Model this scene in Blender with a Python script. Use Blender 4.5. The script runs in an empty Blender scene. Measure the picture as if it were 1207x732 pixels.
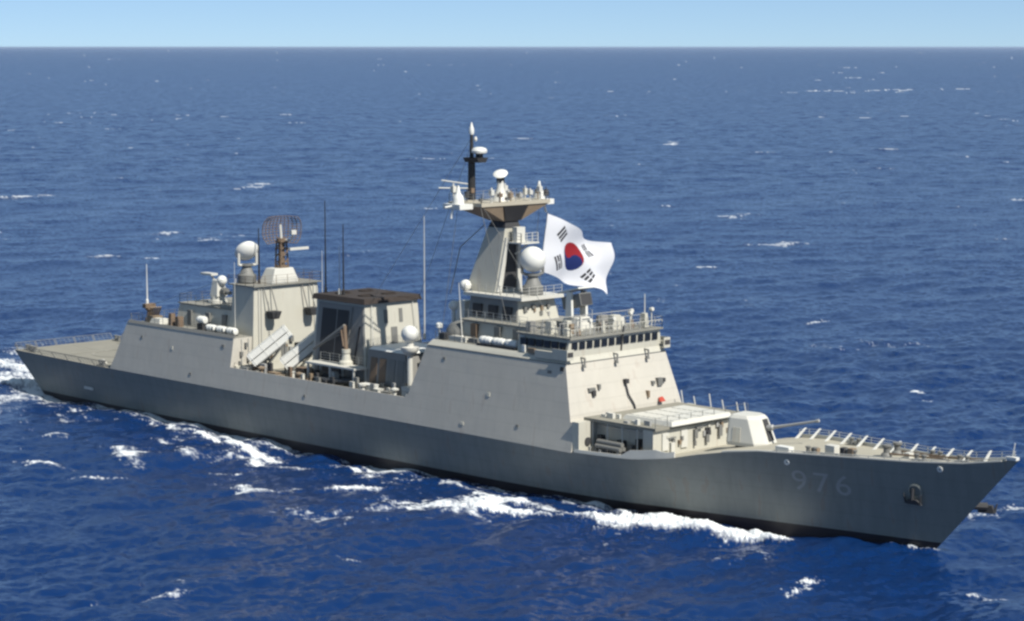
import bpy, bmesh, math, random
import numpy as np
from mathutils import Vector, Matrix
random.seed(7)
R = math.radians
scene = bpy.context.scene
col = scene.collection

# ------------------------------------------------------------------ camera, sky, sun, exposure
cam_d = bpy.data.cameras.new("camera")
cam = bpy.data.objects.new("camera", cam_d)
col.objects.link(cam)
CAM = (257.19, -162.83, 45.13)
YAW, PITCH = 0.808, 0.1172
cam.location = CAM
cam.rotation_mode = 'XYZ'
cam.rotation_euler = (math.pi / 2 - PITCH, 0, YAW)
cam_d.lens = 36.0 * 2638.6 / 1207.0
cam_d.sensor_width = 36.0
cam_d.clip_start = 1.0
cam_d.clip_end = 900000.0
scene.camera = cam

SUN_EL, SUN_AZ = R(49), R(-0.5)          # azimuth measured from +X (the bow) towards +Y (port)
world = bpy.data.worlds.new("World")
scene.world = world
world.use_nodes = True
wn = world.node_tree
for n in list(wn.nodes):
    wn.nodes.remove(n)
sky = wn.nodes.new("ShaderNodeTexSky")
sky.sky_type = 'NISHITA'
sky.sun_disc = False
sky.sun_elevation = SUN_EL
sky.sun_rotation = math.pi / 2 - SUN_AZ
sky.altitude = 3000.0
sky.air_density = 0.62
sky.dust_density = 0.2
sky.ozone_density = 8.0
bgn = wn.nodes.new("ShaderNodeBackground")
bgn.inputs["Strength"].default_value = 0.078
won = wn.nodes.new("ShaderNodeOutputWorld")
pale = wn.nodes.new("ShaderNodeMix")      # even pale marine air over the whole sky
pale.data_type = 'RGBA'
pale.inputs["Factor"].default_value = 0.33
wn.links.new(sky.outputs[0], pale.inputs["A"])
pale.inputs["B"].default_value = (4.3, 5.9, 6.9, 1)
wn.links.new(pale.outputs["Result"], bgn.inputs[0])
wn.links.new(bgn.outputs[0], won.inputs[0])

sun_d = bpy.data.lights.new("sun", 'SUN')
sun_d.energy = 5.0
sun_d.angle = R(0.53)
sun_d.color = (1.0, 0.955, 0.87)
sun = bpy.data.objects.new("sun", sun_d)
col.objects.link(sun)
sd = Vector((math.cos(SUN_EL) * math.cos(SUN_AZ), math.cos(SUN_EL) * math.sin(SUN_AZ), math.sin(SUN_EL)))
sun.rotation_euler = sd.to_track_quat('Z', 'Y').to_euler()
sun.location = (0, 0, 300)

scene.view_settings.view_transform = 'Standard'
scene.view_settings.look = 'None'
scene.view_settings.exposure = 0.45
scene.view_settings.gamma = 1.0
scene.view_settings.use_curve_mapping = False
scene.render.engine = 'CYCLES'
scene.cycles.pixel_filter_type = 'BLACKMAN_HARRIS'
scene.cycles.filter_width = 2.6

# ------------------------------------------------------------------ materials
def mat(name, color, rough=0.55, metal=0.0, var=0.10, scale=0.6, streak=0.0, spec=0.5, rust=0.0, plates=0.0):
    m = bpy.data.materials.new(name)
    m.use_nodes = True
    nt = m.node_tree
    b = nt.nodes["Principled BSDF"]
    b.inputs["Roughness"].default_value = rough
    b.inputs["Metallic"].default_value = metal
    b.inputs["Specular IOR Level"].default_value = spec
    tc = nt.nodes.new("ShaderNodeTexCoord")
    src = tc.outputs["Object"]
    nz = nt.nodes.new("ShaderNodeTexNoise")
    nz.inputs["Scale"].default_value = scale
    nz.inputs["Detail"].default_value = 6
    nt.links.new(src, nz.inputs["Vector"])
    mp = nt.nodes.new("ShaderNodeMapping")
    mp.inputs["Scale"].default_value = (1.4, 1.4, 0.12)
    nt.links.new(src, mp.inputs["Vector"])
    n2 = nt.nodes.new("ShaderNodeTexNoise")
    n2.inputs["Scale"].default_value = 1.0
    n2.inputs["Detail"].default_value = 4
    nt.links.new(mp.outputs[0], n2.inputs["Vector"])
    ma = nt.nodes.new("ShaderNodeMath"); ma.operation = 'MULTIPLY_ADD'
    ma.inputs[1].default_value = var * 2
    ma.inputs[2].default_value = 1.0 - var
    nt.links.new(nz.outputs["Fac"], ma.inputs[0])
    mb_ = nt.nodes.new("ShaderNodeMath"); mb_.operation = 'MULTIPLY_ADD'
    mb_.inputs[1].default_value = streak * 2
    mb_.inputs[2].default_value = 1.0 - streak
    nt.links.new(n2.outputs["Fac"], mb_.inputs[0])
    mm = nt.nodes.new("ShaderNodeMath"); mm.operation = 'MULTIPLY'
    nt.links.new(ma.outputs[0], mm.inputs[0]); nt.links.new(mb_.outputs[0], mm.inputs[1])
    vm = nt.nodes.new("ShaderNodeVectorMath"); vm.operation = 'SCALE'
    vm.inputs[0].default_value = color
    nt.links.new(mm.outputs[0], vm.inputs["Scale"])
    out = vm.outputs[0]
    if plates > 0:     # welded plate seams, slightly dished plates
        sx = nt.nodes.new("ShaderNodeSeparateXYZ"); nt.links.new(src, sx.inputs[0])
        cx = nt.nodes.new("ShaderNodeCombineXYZ"); nt.links.new(sx.outputs["X"], cx.inputs["X"]); nt.links.new(sx.outputs["Z"], cx.inputs["Y"])
        br = nt.nodes.new("ShaderNodeTexBrick"); nt.links.new(cx.outputs[0], br.inputs["Vector"])
        br.inputs["Scale"].default_value = 1.0; br.inputs["Brick Width"].default_value = 5.2; br.inputs["Row Height"].default_value = 1.45
        br.inputs["Mortar Size"].default_value = 0.05; br.inputs["Mortar Smooth"].default_value = 0.6
        br.inputs["Color1"].default_value = (1, 1, 1, 1); br.inputs["Color2"].default_value = (1 - plates * .45,) * 3 + (1,)
        br.inputs["Mortar"].default_value = (1 - plates * 1.6,) * 3 + (1,)
        pm = nt.nodes.new("ShaderNodeMix"); pm.data_type = 'RGBA'; pm.blend_type = 'MULTIPLY'; pm.inputs["Factor"].default_value = 1
        nt.links.new(out, pm.inputs["A"]); nt.links.new(br.outputs["Color"], pm.inputs["B"]); out = pm.outputs["Result"]
        nb = nt.nodes.new("ShaderNodeTexNoise"); nb.inputs["Scale"].default_value = 0.55; nb.inputs["Detail"].default_value = 2
        nt.links.new(src, nb.inputs["Vector"])
        bp = nt.nodes.new("ShaderNodeBump"); bp.inputs["Strength"].default_value = 1.0; bp.inputs["Distance"].default_value = 0.022
        nt.links.new(nb.outputs["Fac"], bp.inputs["Height"]); nt.links.new(bp.outputs[0], b.inputs["Normal"])
    if rust > 0:
        rm = nt.nodes.new("ShaderNodeMath"); rm.operation = 'GREATER_THAN'
        rm.inputs[1].default_value = 0.64
        nt.links.new(n2.outputs["Fac"], rm.inputs[0])
        r2 = nt.nodes.new("ShaderNodeMath"); r2.operation = 'MULTIPLY'
        r2.inputs[1].default_value = rust
        nt.links.new(rm.outputs[0], r2.inputs[0])
        mx = nt.nodes.new("ShaderNodeMix"); mx.data_type = 'RGBA'
        nt.links.new(r2.outputs[0], mx.inputs["Factor"])
        nt.links.new(out, mx.inputs["A"])
        mx.inputs["B"].default_value = (0.16, 0.07, 0.03, 1)
        out = mx.outputs["Result"]
    nt.links.new(out, b.inputs["Base Color"])
    return m

M = {}
M['paint'] = mat("navy_grey_paint", (0.445, 0.42, 0.365), 0.5, var=0.07, streak=0.09, scale=0.25, rust=0.14, plates=0.07)
M['paint2'] = mat("navy_grey_deckhouse", (0.45, 0.435, 0.37), 0.5, var=0.07, streak=0.08, scale=0.5, rust=0.15)
M['deck'] = mat("nonskid_deck", (0.21, 0.20, 0.165), 0.85, var=0.16, scale=0.35)
M['foredeck'] = mat("sunbleached_foredeck", (0.33, 0.31, 0.25), 0.85, var=0.14, scale=0.4)
M['roof'] = mat("roof_deck", (0.20, 0.195, 0.17), 0.85, var=0.16, scale=0.5)
M['dark'] = mat("dark_recess", (0.035, 0.035, 0.037), 0.8)
M['mid'] = mat("mid_grey_metal", (0.15, 0.15, 0.14), 0.6, var=0.15)
M['mid2'] = mat("light_grey_metal", (0.30, 0.30, 0.29), 0.5, var=0.1)
M['yellowed'] = mat("yellowed_deck_paint", (0.38, 0.345, 0.27), 0.6, var=0.15)
M['rustbrown'] = mat("weathered_brown_metal", (0.15, 0.105, 0.07), 0.75, var=0.2, scale=1.5)
M['tan'] = mat("sooty_tan_paint", (0.20, 0.15, 0.10), 0.7, var=0.18, scale=0.8)
M['black'] = mat("black_paint", (0.018, 0.017, 0.017), 0.6)
M['soot'] = mat("sooty_funnel_top", (0.03, 0.022, 0.018), 0.9, var=0.3)
M['white'] = mat("white_gloss_paint", (0.62, 0.62, 0.58), 0.45, var=0.04)
M['lwhite'] = mat("off_white_paint", (0.52, 0.51, 0.46), 0.45, var=0.06)
M['house'] = mat("dark_house_grey_and_shade", (0.20, 0.195, 0.18), 0.6, var=0.12)  # dark house grey, doubling as painted shade on some starboard faces
M['marking'] = mat("worn_deck_marking", (0.27, 0.26, 0.22), 0.85, var=0.2)
M['glass'] = mat("dark_bridge_glass", (0.012, 0.014, 0.018), 0.12, spec=0.6)
M['red'] = mat("red_paint", (0.35, 0.05, 0.03), 0.5)
M['rubber'] = mat("dark_rubber", (0.06, 0.062, 0.065), 0.7)
M['number'] = mat("faded_number_paint", (0.275, 0.285, 0.27), 0.55, var=0.15, scale=1.2)

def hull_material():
    m = mat("shade_darkened_hull_grey", (0.192, 0.203, 0.182), 0.45, var=0.12, scale=0.10, streak=0.22, rust=0.22, plates=0.09)  # same paint as the superstructure, darkened to imitate shade under the flare
    nt = m.node_tree
    b = nt.nodes["Principled BSDF"]
    link = b.inputs["Base Color"].links[0]
    src = link.from_socket
    tc = [n for n in nt.nodes if n.type == 'TEX_COORD'][0]
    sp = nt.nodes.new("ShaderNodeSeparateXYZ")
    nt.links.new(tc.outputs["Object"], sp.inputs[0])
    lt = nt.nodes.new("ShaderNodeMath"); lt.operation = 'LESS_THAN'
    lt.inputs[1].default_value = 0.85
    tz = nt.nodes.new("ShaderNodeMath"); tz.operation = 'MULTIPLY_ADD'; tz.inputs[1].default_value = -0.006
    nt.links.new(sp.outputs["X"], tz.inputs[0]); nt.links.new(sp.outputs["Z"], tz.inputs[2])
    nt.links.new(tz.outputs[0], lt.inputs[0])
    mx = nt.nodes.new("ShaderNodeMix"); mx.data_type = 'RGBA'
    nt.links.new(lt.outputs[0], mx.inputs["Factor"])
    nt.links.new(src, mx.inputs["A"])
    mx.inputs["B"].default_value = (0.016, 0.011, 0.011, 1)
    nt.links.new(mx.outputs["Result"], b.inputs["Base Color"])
    return m
M['hull'] = hull_material()

# ------------------------------------------------------------------ mesh helpers
ORIGIN = {}
class MB:
    def __init__(s):
        s.v = []; s.f = []; s.mi = []; s.cur = 0
    def face(s, idx):
        s.f.append(tuple(idx)); s.mi.append(s.cur)
    def hexa(s, b, t):
        """b, t: four points each, counter-clockwise seen from above"""
        o = len(s.v); n = len(b)
        s.v += [tuple(p) for p in b] + [tuple(p) for p in t]
        s.face([o + i for i in range(n)][::-1]); s.face([o + n + i for i in range(n)])
        for i in range(n):
            j = (i + 1) % n
            s.face((o + i, o + j, o + n + j, o + n + i))
        return s
    def box(s, x0, x1, y0, y1, z0, z1):
        return s.hexa([(x0, y0, z0), (x1, y0, z0), (x1, y1, z0), (x0, y1, z0)],
                      [(x0, y0, z1), (x1, y0, z1), (x1, y1, z1), (x0, y1, z1)])
    def frus(s, xb0, xb1, yb0, yb1, z0, xt0, xt1, yt0, yt1, z1):
        return s.hexa([(xb0, yb0, z0), (xb1, yb0, z0), (xb1, yb1, z0), (xb0, yb1, z0)],
                      [(xt0, yt0, z1), (xt1, yt0, z1), (xt1, yt1, z1), (xt0, yt1, z1)])
    def obox(s, c, size, ax):
        """oriented box; ax = three orthonormal axes"""
        c = Vector(c); pts = []
        for sz in (-1, 1):
            for sx, sy in ((-1, -1), (1, -1), (1, 1), (-1, 1)):
                pts.append(c + ax[0] * sx * size[0] / 2 + ax[1] * sy * size[1] / 2 + ax[2] * sz * size[2] / 2)
        return s.hexa(pts[:4], pts[4:])
    def tube(s, pts, r, n=6, r2=None):
        pts = [Vector(p) for p in pts]
        for k in range(len(pts) - 1):
            a, b = pts[k], pts[k + 1]
            ra = r if r2 is None else r + (r2 - r) * k / (len(pts) - 1)
            rb = r if r2 is None else r + (r2 - r) * (k + 1) / (len(pts) - 1)
            d = (b - a).normalized()
            u = d.orthogonal().normalized(); w = d.cross(u)
            o = len(s.v)
            for (p, q) in ((a, ra), (b, rb)):
                for i in range(n):
                    t = 2 * math.pi * i / n
                    s.v.append(tuple(p + u * math.cos(t) * q + w * math.sin(t) * q))
            for i in range(n):
                j = (i + 1) % n
                s.face((o + i, o + j, o + n + j, o + n + i))
            s.face([o + i for i in range(n)][::-1]); s.face([o + n + i for i in range(n)])
        return s
    def lathe(s, c, prof, axis=(0, 0, 1), n=24):
        c = Vector(c); d = Vector(axis).normalized()
        u = d.orthogonal().normalized(); w = d.cross(u)
        o = len(s.v)
        for (r, h) in prof:
            for i in range(n):
                t = 2 * math.pi * i / n
                s.v.append(tuple(c + d * h + u * math.cos(t) * r + w * math.sin(t) * r))
        for k in range(len(prof) - 1):
            for i in range(n):
                j = (i + 1) % n
                a = o + k * n
                s.face((a + i, a + j, a + n + j, a + n + i))
        s.face([o + i for i in range(n)][::-1])
        s.face([o + (len(prof) - 1) * n + i for i in range(n)])
        return s
    def sphere(s, c, r, axis=(0, 0, 1), lo=-90, hi=90, n=24, sq=1.0):
        prof = []
        for k in range(13):
            a = R(lo + (hi - lo) * k / 12)
            prof.append((max(r * math.cos(a), 0.002), r * math.sin(a) * sq))
        return s.lathe(c, prof, axis, n)
    def rail(s, pts, h=1.05, step=1.6, r=0.032, lines=3):
        """guard rail along a polyline of deck points"""
        for k in range(len(pts) - 1):
            a, b = Vector(pts[k]), Vector(pts[k + 1])
            L = (b - a).length; m = max(1, round(L / step))
            for i in range(m + 1):
                p = a.lerp(b, i / m)
                s.tube([p, p + Vector((0, 0, h))], r, 4)
            for q in range(lines):
                z = Vector((0, 0, h * (q + 1) / lines))
                s.tube([a + z, b + z], r * 0.6, 4)
        return s
    def build_split(s, name, mats, parent=None, key=None, **kw):
        """one object per separate piece, or per value of key(centre)"""
        par = list(range(len(s.v)))
        def find(a):
            while par[a] != a:
                par[a] = par[par[a]]; a = par[a]
            return a
        for f in s.f:
            r0 = find(f[0])
            for q in f[1:]:
                par[find(q)] = r0
        groups = {}
        for f in s.f:
            r0 = find(f[0])
            groups.setdefault(r0, []).append(f)
        if key:
            g2 = {}
            for fs in groups.values():
                c = sum((Vector(s.v[f[0]]) for f in fs), Vector()) / len(fs)
                g2.setdefault(key(c), []).extend(fs)
            groups = g2
        out = []
        for fs in groups.values():
            m = MB(); mp = {}
            for f in fs:
                for q in f:
                    if q not in mp:
                        mp[q] = len(m.v); m.v.append(s.v[q])
                m.face([mp[q] for q in f])
            out.append(m.build(name, mats, parent, **kw))
        return out
    def build(s, name, mats, parent=None, smooth=False, bevel=0.0, origin=None):
        me = bpy.data.meshes.new(name)
        off = Vector(origin) if origin is not None else Vector(ORIGIN.get(parent.name, (0, 0, 0)) if parent else (0, 0, 0))
        me.from_pydata([tuple(Vector(p) - off) for p in s.v], [], s.f)
        if not isinstance(mats, (list, tuple)):
            mats = [mats]
        for m in mats:
            me.materials.append(m)
        if len(mats) > 1:
            me.polygons.foreach_set("material_index", s.mi)
        bm = bmesh.new(); bm.from_mesh(me)
        bmesh.ops.recalc_face_normals(bm, faces=bm.faces)
        if bevel > 0:
            bmesh.ops.bevel(bm, geom=bm.edges[:], offset=bevel, segments=2, affect='EDGES', profile=0.6)
        bm.to_mesh(me); bm.free()
        if smooth:
            me.polygons.foreach_set("use_smooth", [True] * len(me.polygons))
            try:
                me.set_sharp_from_angle(angle=R(38))
            except Exception:
                pass
        o = bpy.data.objects.new(name, me)
        col.objects.link(o)
        ORIGIN[o.name] = tuple(off)
        if parent is not None:
            o.parent = parent
        if origin is not None:
            o.location = off
        return o

def tag(o, label=None, cat=None, group=None, kind=None):
    if label: o["label"] = label
    if cat: o["category"] = cat
    if group: o["group"] = group
    if kind: o["kind"] = kind
    return o

# ------------------------------------------------------------------ the sea: one sheet to the horizon, displaced by a summed wave spectrum
def wave_tile(L, N, wind, wind_dir, lmin, lmax, seed, spread=2.0):
    rng = np.random.default_rng(seed)
    k = 2 * np.pi * np.fft.fftfreq(N, L / N)
    kx, ky = np.meshgrid(k, k, indexing='ij')
    kk = np.hypot(kx, ky); kk[0, 0] = 1e-6
    Lw = wind * wind / 9.81
    c = (kx * math.cos(wind_dir) + ky * math.sin(wind_dir)) / kk
    P = np.exp(-1 / (kk * Lw) ** 2) / kk ** 4 * (np.abs(c) ** spread + 0.06)
    P[(kk > 2 * np.pi / lmin) | (kk < 2 * np.pi / lmax)] = 0
    P[0, 0] = 0
    h = (rng.standard_normal((N, N)) + 1j * rng.standard_normal((N, N))) * np.sqrt(P)
    H = np.real(np.fft.ifft2(h)); s = H.std()
    h = h / s
    Z = H / s
    DX = np.real(np.fft.ifft2(1j * kx / kk * h)); DY = np.real(np.fft.ifft2(1j * ky / kk * h))
    return Z, DX, DY

def jac(DX, DY, amp, L):
    N = DX.shape[0]; d = L / N
    gxx = (np.roll(DX, -1, 0) - np.roll(DX, 1, 0)) / (2 * d) * amp
    gyy = (np.roll(DY, -1, 1) - np.roll(DY, 1, 1)) / (2 * d) * amp
    gxy = (np.roll(DX, -1, 1) - np.roll(DX, 1, 1)) / (2 * d) * amp
    return (1 + gxx) * (1 + gyy) - gxy * gxy

def samp(T, L, x, y, rot=0.0):
    N = T.shape[0]
    c, s = math.cos(rot), math.sin(rot)
    u = (x * c + y * s) / L * N; v = (-x * s + y * c) / L * N
    iu = np.floor(u).astype(np.int64); iv = np.floor(v).astype(np.int64)
    fu = u - iu; fv = v - iv
    a = iu % N; b = (iu + 1) % N; e = iv % N; g = (iv + 1) % N
    return T[a, e] * (1 - fu) * (1 - fv) + T[b, e] * fu * (1 - fv) + T[a, g] * (1 - fu) * fv + T[b, g] * fu * fv

def noise_tile(N, slope, seed):
    rng = np.random.default_rng(seed)
    k = np.fft.fftfreq(N, 1.0 / N)
    kx, ky = np.meshgrid(k, k, indexing='ij')
    kk = np.hypot(kx, ky); kk[0, 0] = 1
    a = (rng.standard_normal((N, N)) + 1j * rng.standard_normal((N, N))) * kk ** (-slope)
    a[0, 0] = 0
    z = np.real(np.fft.ifft2(a))
    return z / z.std()

def smoothstep(a, b, x):
    t = np.clip((x - a) / (b - a), 0, 1)
    return t * t * (3 - 2 * t)

FOAM = [
    [(137.6,-2.0,0.7,0.80), (139.2,-1.1,1.2,1.20), (141.4,-0.3,1.1,1.10)],
    [(127.9,-5.6,1.2,1.00), (124.8,-6.2,2.2,1.30), (122.1,-7.9,2.0,1.20), (118.2,-8.3,2.4,1.30), (115.5,-8.9,3.6,1.50), (113.1,-10.4,4.2,1.50), (110.6,-11.9,3.2,1.30), (108.1,-13.4,1.6,1.10), (105.0,-14.4,1.4,1.00), (102.7,-15.6,1.3,0.90), (100.5,-16.7,1.6,1.00)],
    [(107.2,-13.1,1.0,0.80), (103.8,-12.1,1.0,0.80), (100.1,-11.9,0.8,0.80)],
    [(98.1,-13.3,1.4,1.10), (95.6,-12.4,1.8,1.10), (93.1,-11.2,1.8,1.00), (89.0,-9.8,1.8,1.10), (84.7,-8.3,1.4,1.10), (84.2,-10.2,1.2,0.90), (81.7,-11.6,1.2,0.70)],
    [(75.8,-11.5,1.0,1.30), (72.2,-10.4,1.4,1.40), (69.2,-9.9,1.3,1.20), (67.8,-10.6,1.0,0.90)],
    [(63.1,-12.6,1.4,1.30), (58.7,-11.9,1.8,1.40), (54.1,-11.3,1.6,1.40), (49.2,-10.7,1.4,1.40), (44.5,-9.9,1.2,1.20), (41.9,-10.9,1.5,0.70), (36.2,-9.9,1.5,0.80), (30.5,-9.7,1.5,0.70), (25.7,-10.2,1.8,0.70), (18.3,-10.3,1.8,0.65), (11.3,-10.8,2.0,0.60)],
    [(84.3,-16.7,1.5,1.00), (83.8,-19.1,2.2,1.10), (82.1,-20.9,1.8,1.00)],
    [(74.8,-26.6,2.0,1.20), (78.4,-27.9,2.4,1.30), (79.2,-25.9,2.2,1.20), (79.4,-23.1,1.6,1.00)],
    [(62.9,-23.0,1.0,1.00), (65.0,-22.1,1.2,1.00), (66.4,-20.0,0.9,0.90)],
    [(45.6,-33.1,2.2,1.10), (49.4,-33.5,2.4,1.10), (52.4,-32.5,1.2,0.80)],
    [(55.8,-35.9,1.0,1.00), (57.5,-33.4,1.4,1.10), (58.7,-30.2,1.2,1.00)],
    [(45.3,-22.0,2.6,0.60), (51.6,-24.6,2.8,0.68), (55.6,-26.3,2.2,0.72)],
    [(33.7,-23.7,2.0,0.70), (36.5,-23.2,2.0,0.70)],
    [(-23.0,3.5,5.0,1.20), (-16.1,2.1,4.0,1.30), (-9.0,0.2,3.0,1.00)],
    [(-7.2,-5.9,4.0,1.60), (-3.9,-4.7,4.0,1.60), (-2.1,-3.9,2.0,1.30)],
    [(1.3,-11.0,3.0,0.60), (6.7,-10.5,3.0,0.60)],
    [(49.8,-40.1,1.2,1.10), (50.7,-38.5,1.0,1.00)],
    [(41.9,-15.1,2.5,0.55), (48.6,-16.2,2.5,0.60), (54.3,-18.0,2.0,0.50)],
    [(58.3,-13.9,2.5,0.60), (66.2,-15.2,2.5,0.70), (71.4,-14.7,2.5,0.65)],
    [(73.9,-15.6,2.5,0.60), (77.2,-13.6,2.0,0.60), (85.4,-13.6,2.5,0.60), (88.3,-13.8,1.5,0.60)],
    [(136.1,-5.5,1.2,0.00), (139.5,-6.3,0.7,0.70)],
    [(141.1,-19.4,0.4,0.6), (140.4,-16.2,0.45,0.72), (140.0,-14.0,0.4,0.6)],
    [(105.7,-39.7,0.8,0.90), (107.0,-39.3,0.8,0.90)],
    [(129.9,-14.5,1.8,0.60), (130.9,-11.0,1.4,0.50)],
    [(-339.0,192.6,12.0,1.00), (-337.1,200.3,9.0,1.10), (-333.5,204.0,6.0,1.00)],
    [(-338.9,209.8,9.0,1.20), (-336.7,212.1,6.0,1.10)],
    [(-150.7,104.4,7.0,1.20), (-150.6,107.3,8.0,1.20), (-147.1,108.1,4.0,1.20)],
    [(-143.9,111.5,4.0,1.20), (-142.3,113.1,4.0,1.10)],
    [(83.2,76.7,1.6,1.30), (85.0,75.5,1.2,1.10)],
    [(88.5,72.0,1.5,1.30), (89.1,72.6,1.3,1.30)],
    [(26.4,125.7,3.5,1.10), (25.9,130.1,3.5,1.10)],
    [(-280.5,542.0,9.0,1.20), (-279.6,543.0,9.0,1.20)],
    [(-706.6,1119.0,14.0,1.00), (-704.1,1121.6,14.0,1.00)],
    [(-43.7,284.3,4.0,1.20), (-42.3,285.8,4.0,1.20)],
    [(-439.6,606.2,10.0,1.20), (-464.1,634.4,9.0,1.00)],
    [(-1111.2,695.6,14.0,1.20), (-1110.0,696.9,14.0,1.20)],
    [(-175.0,311.5,5.0,1.20), (-176.7,314.8,5.0,1.10)],
    [(-414.6,374.3,8.0,1.10), (-413.9,375.0,8.0,1.00)],
    [(-46.6,181.0,3.5,1.00), (-45.5,184.8,3.5,1.00)],
    [(152.1,-9.1,0.8,0.60), (155.3,-10.7,0.9,0.90), (155.7,-9.5,0.8,0.90)],
    [(133.9,15.9,1.2,0.50), (135.4,23.3,1.2,0.50)],
    [(103.9,-64.1,.7,0.70), (104.4,-64.1,0.8,0.80), (105.1,-64.9,1.2,0.70), (107.2,-60.2,1.0,0.50), (107.3,-58.1,1.1,0.70), (107.3,-56.0,1.0,0.50)],
]

def build_sea():
    cx, cy = CAM[0], CAM[1]
    base = YAW + math.pi / 2                # azimuth the lens looks along
    ang = list(np.arange(-17.0, 17.001, 0.034))
    a = 17.0; st = 0.06
    ext = []
    while a < 180:
        st = min(st * 1.22, 2.5); a += st
        ext.append(min(a, 180.0))
    ext = ext[:-1] if ext[-1] >= 180 else ext
    ang = [-e for e in ext[::-1]] + ang + ext + [180.0]
    ang = np.radians(np.array(ang))
    inv = np.linspace(1 / 135.0, 1 / 9000.0, 900)
    rad = np.concatenate([[2, 20, 45, 70, 95, 115], 1 / inv, [12000, 17000, 26000, 45000, 80000, 150000]])
    spacing = np.gradient(rad)
    A, D = np.meshgrid(ang, rad, indexing='xy')          # rows = rings
    SP = np.repeat(spacing[:, None], len(ang), 1)
    dA = np.gradient(ang)[None, :] * D
    SPm = np.maximum(SP, dA)
    X = cx + D * np.cos(base + A); Y = cy + D * np.sin(base + A)
    wd = YAW + R(-90) + R(18)
    Ls, Ll = 173.0, 631.0
    Zs, DXs, DYs = wave_tile(Ls, 1024, 4.6, wd, 0.7, 16, 11, 1.2)
    Zl, DXl, DYl = wave_tile(Ll, 1024, 9.5, wd + 0.25, 9, 90, 23, 2.5)
    As, Al = 0.155, 0.17
    fs = 1 - smoothstep(1.2, 6.0, SPm)
    fl = 1 - smoothstep(12, 70, SPm)
    gust = noise_tile(512, 1.5, 5)
    G = samp(gust, 1900.0, X, Y, 0.3)
    gm = np.clip(1.05 + 0.32 * G, 0.5, 1.6)
    zs = samp(Zs, Ls, X, Y, 0.4); zl = samp(Zl, Ll, X, Y)
    c, s = math.cos(0.4), math.sin(0.4)
    dxs = samp(DXs, Ls, X, Y, 0.4); dys = samp(DYs, Ls, X, Y, 0.4)
    Z = As * zs * fs * gm + Al * zl * fl
    ch = 0.9
    DXw = -ch * As * fs * (dxs * c - dys * s) * gm - ch * Al * fl * samp(DXl, Ll, X, Y)
    DYw = -ch * As * fs * (dxs * s + dys * c) * gm - ch * Al * fl * samp(DYl, Ll, X, Y)
    # foam: hand placed streaks and wake in world metres, broken up by noise
    nt1 = noise_tile(1024, 1.15, 9); nt2 = noise_tile(1024, 1.0, 10)
    n1 = samp(nt1, 42.0, X, Y, 0.0); n2 = samp(nt2, 97.0, X, Y, 0.8)
    n3 = samp(nt1, 17.0, X * 0.75, Y, 1.3)
    foam = np.zeros_like(X); bump = np.zeros_like(X)
    wx = X + 0.5 * n2; wy = Y + 0.5 * n1
    for ln in FOAM:
        for k in range(len(ln) - 1):
            x0, y0, w0, s0 = ln[k]; x1, y1, w1, s1 = ln[k + 1]
            if -60 < y0 <= 20 and x0 < 100 and x0 > -1:
                w0 *= 0.62; w1 *= 0.62; s0 *= .95; s1 *= .95
            if 100 <= x0 <= 128 and -18 < y0 < -5:
                w0 *= 1.35; w1 *= 1.35; s0 *= 1.15; s1 *= 1.15
            if y0 > 20:
                w0 *= 0.42; w1 *= 0.42; s0 *= .8; s1 *= .8
            dx, dy = x1 - x0, y1 - y0; L2 = dx * dx + dy * dy + 1e-6
            m = max(w0, w1) * 2.5 + 2
            sel = (X > min(x0, x1) - m) & (X < max(x0, x1) + m) & (Y > min(y0, y1) - m) & (Y < max(y0, y1) + m)
            if not sel.any():
                continue
            px, py = wx[sel], wy[sel]
            t = np.clip(((px - x0) * dx + (py - y0) * dy) / L2, 0, 1)
            d = np.hypot(px - (x0 + t * dx), py - (y0 + t * dy)) / (w0 + (w1 - w0) * t)
            f = (s0 + (s1 - s0) * t) * np.exp(-(d * 1.15) ** 2)
            foam[sel] = np.maximum(foam[sel], f)
            bump[sel] = np.maximum(bump[sel], f * min(1.0, max(w0, w1) / 3))
    # thin lace of churned foam near the hull, starboard and port, and the wake astern
    hb = np.interp(X, [-60, 0, 5, 25, 60, 95, 110, 120, 130, 141], [9, 7.5, 7.0, 7.3, 7.5, 7.4, 6.9, 5.2, 3.0, 0.1])
    dd = np.abs(Y) - hb
    lace = np.where((X > 0) & (X < 136), 0.62 * (0.72 + 0.35 * np.sin(X / 5.3 + 1.1 * np.sin(X / 13.0))) * np.exp(-(np.clip(dd - 0.6, 0, 99) / 1.5) ** 2) + 0.36 * np.exp(-np.clip(dd, 0, 99) / 7.0) * smoothstep(136, 100, X) + 0.08 * np.exp(-np.clip(dd, 0, 99) / 20.0) * smoothstep(110, 60, X), 0)
    wake = np.where(X <= 0, 0.95 * np.exp(-(Y / (8.0 - 0.06 * X)) ** 2) * np.exp(X / 90.0) + 0.3*np.exp(-((np.abs(Y)-10+0.18*X)/4)**2)*np.exp(X/120.), 0)
    foam = np.maximum(foam, np.maximum(lace, wake))
    near = 1 - smoothstep(500, 900, D)
    f = foam * 0.82 + (0.15 * n1 + 0.09 * n2 + 0.17 * n3 * near) * (foam > 0.02)
    F = 0.98 * smoothstep(0.42, 1.2, f)
    F += 0.20 * smoothstep(0.22, 0.62, f) * (foam > 0.05)
    # whitecaps where the crests fold
    J = samp(jac(DXs, DYs, -ch * As, Ls), Ls, X, Y, 0.4) * samp(jac(DXl, DYl, -ch * Al, Ll), Ll, X, Y)
    J2 = samp(nt2, 311.0, X, Y, 1.1) + samp(nt1, 1210.0, X, Y, 0.2)
    pk = samp(Zl, Ll, X, Y) + 0.6 * samp(nt1, 823.0, X, Y, 0.7)
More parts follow.
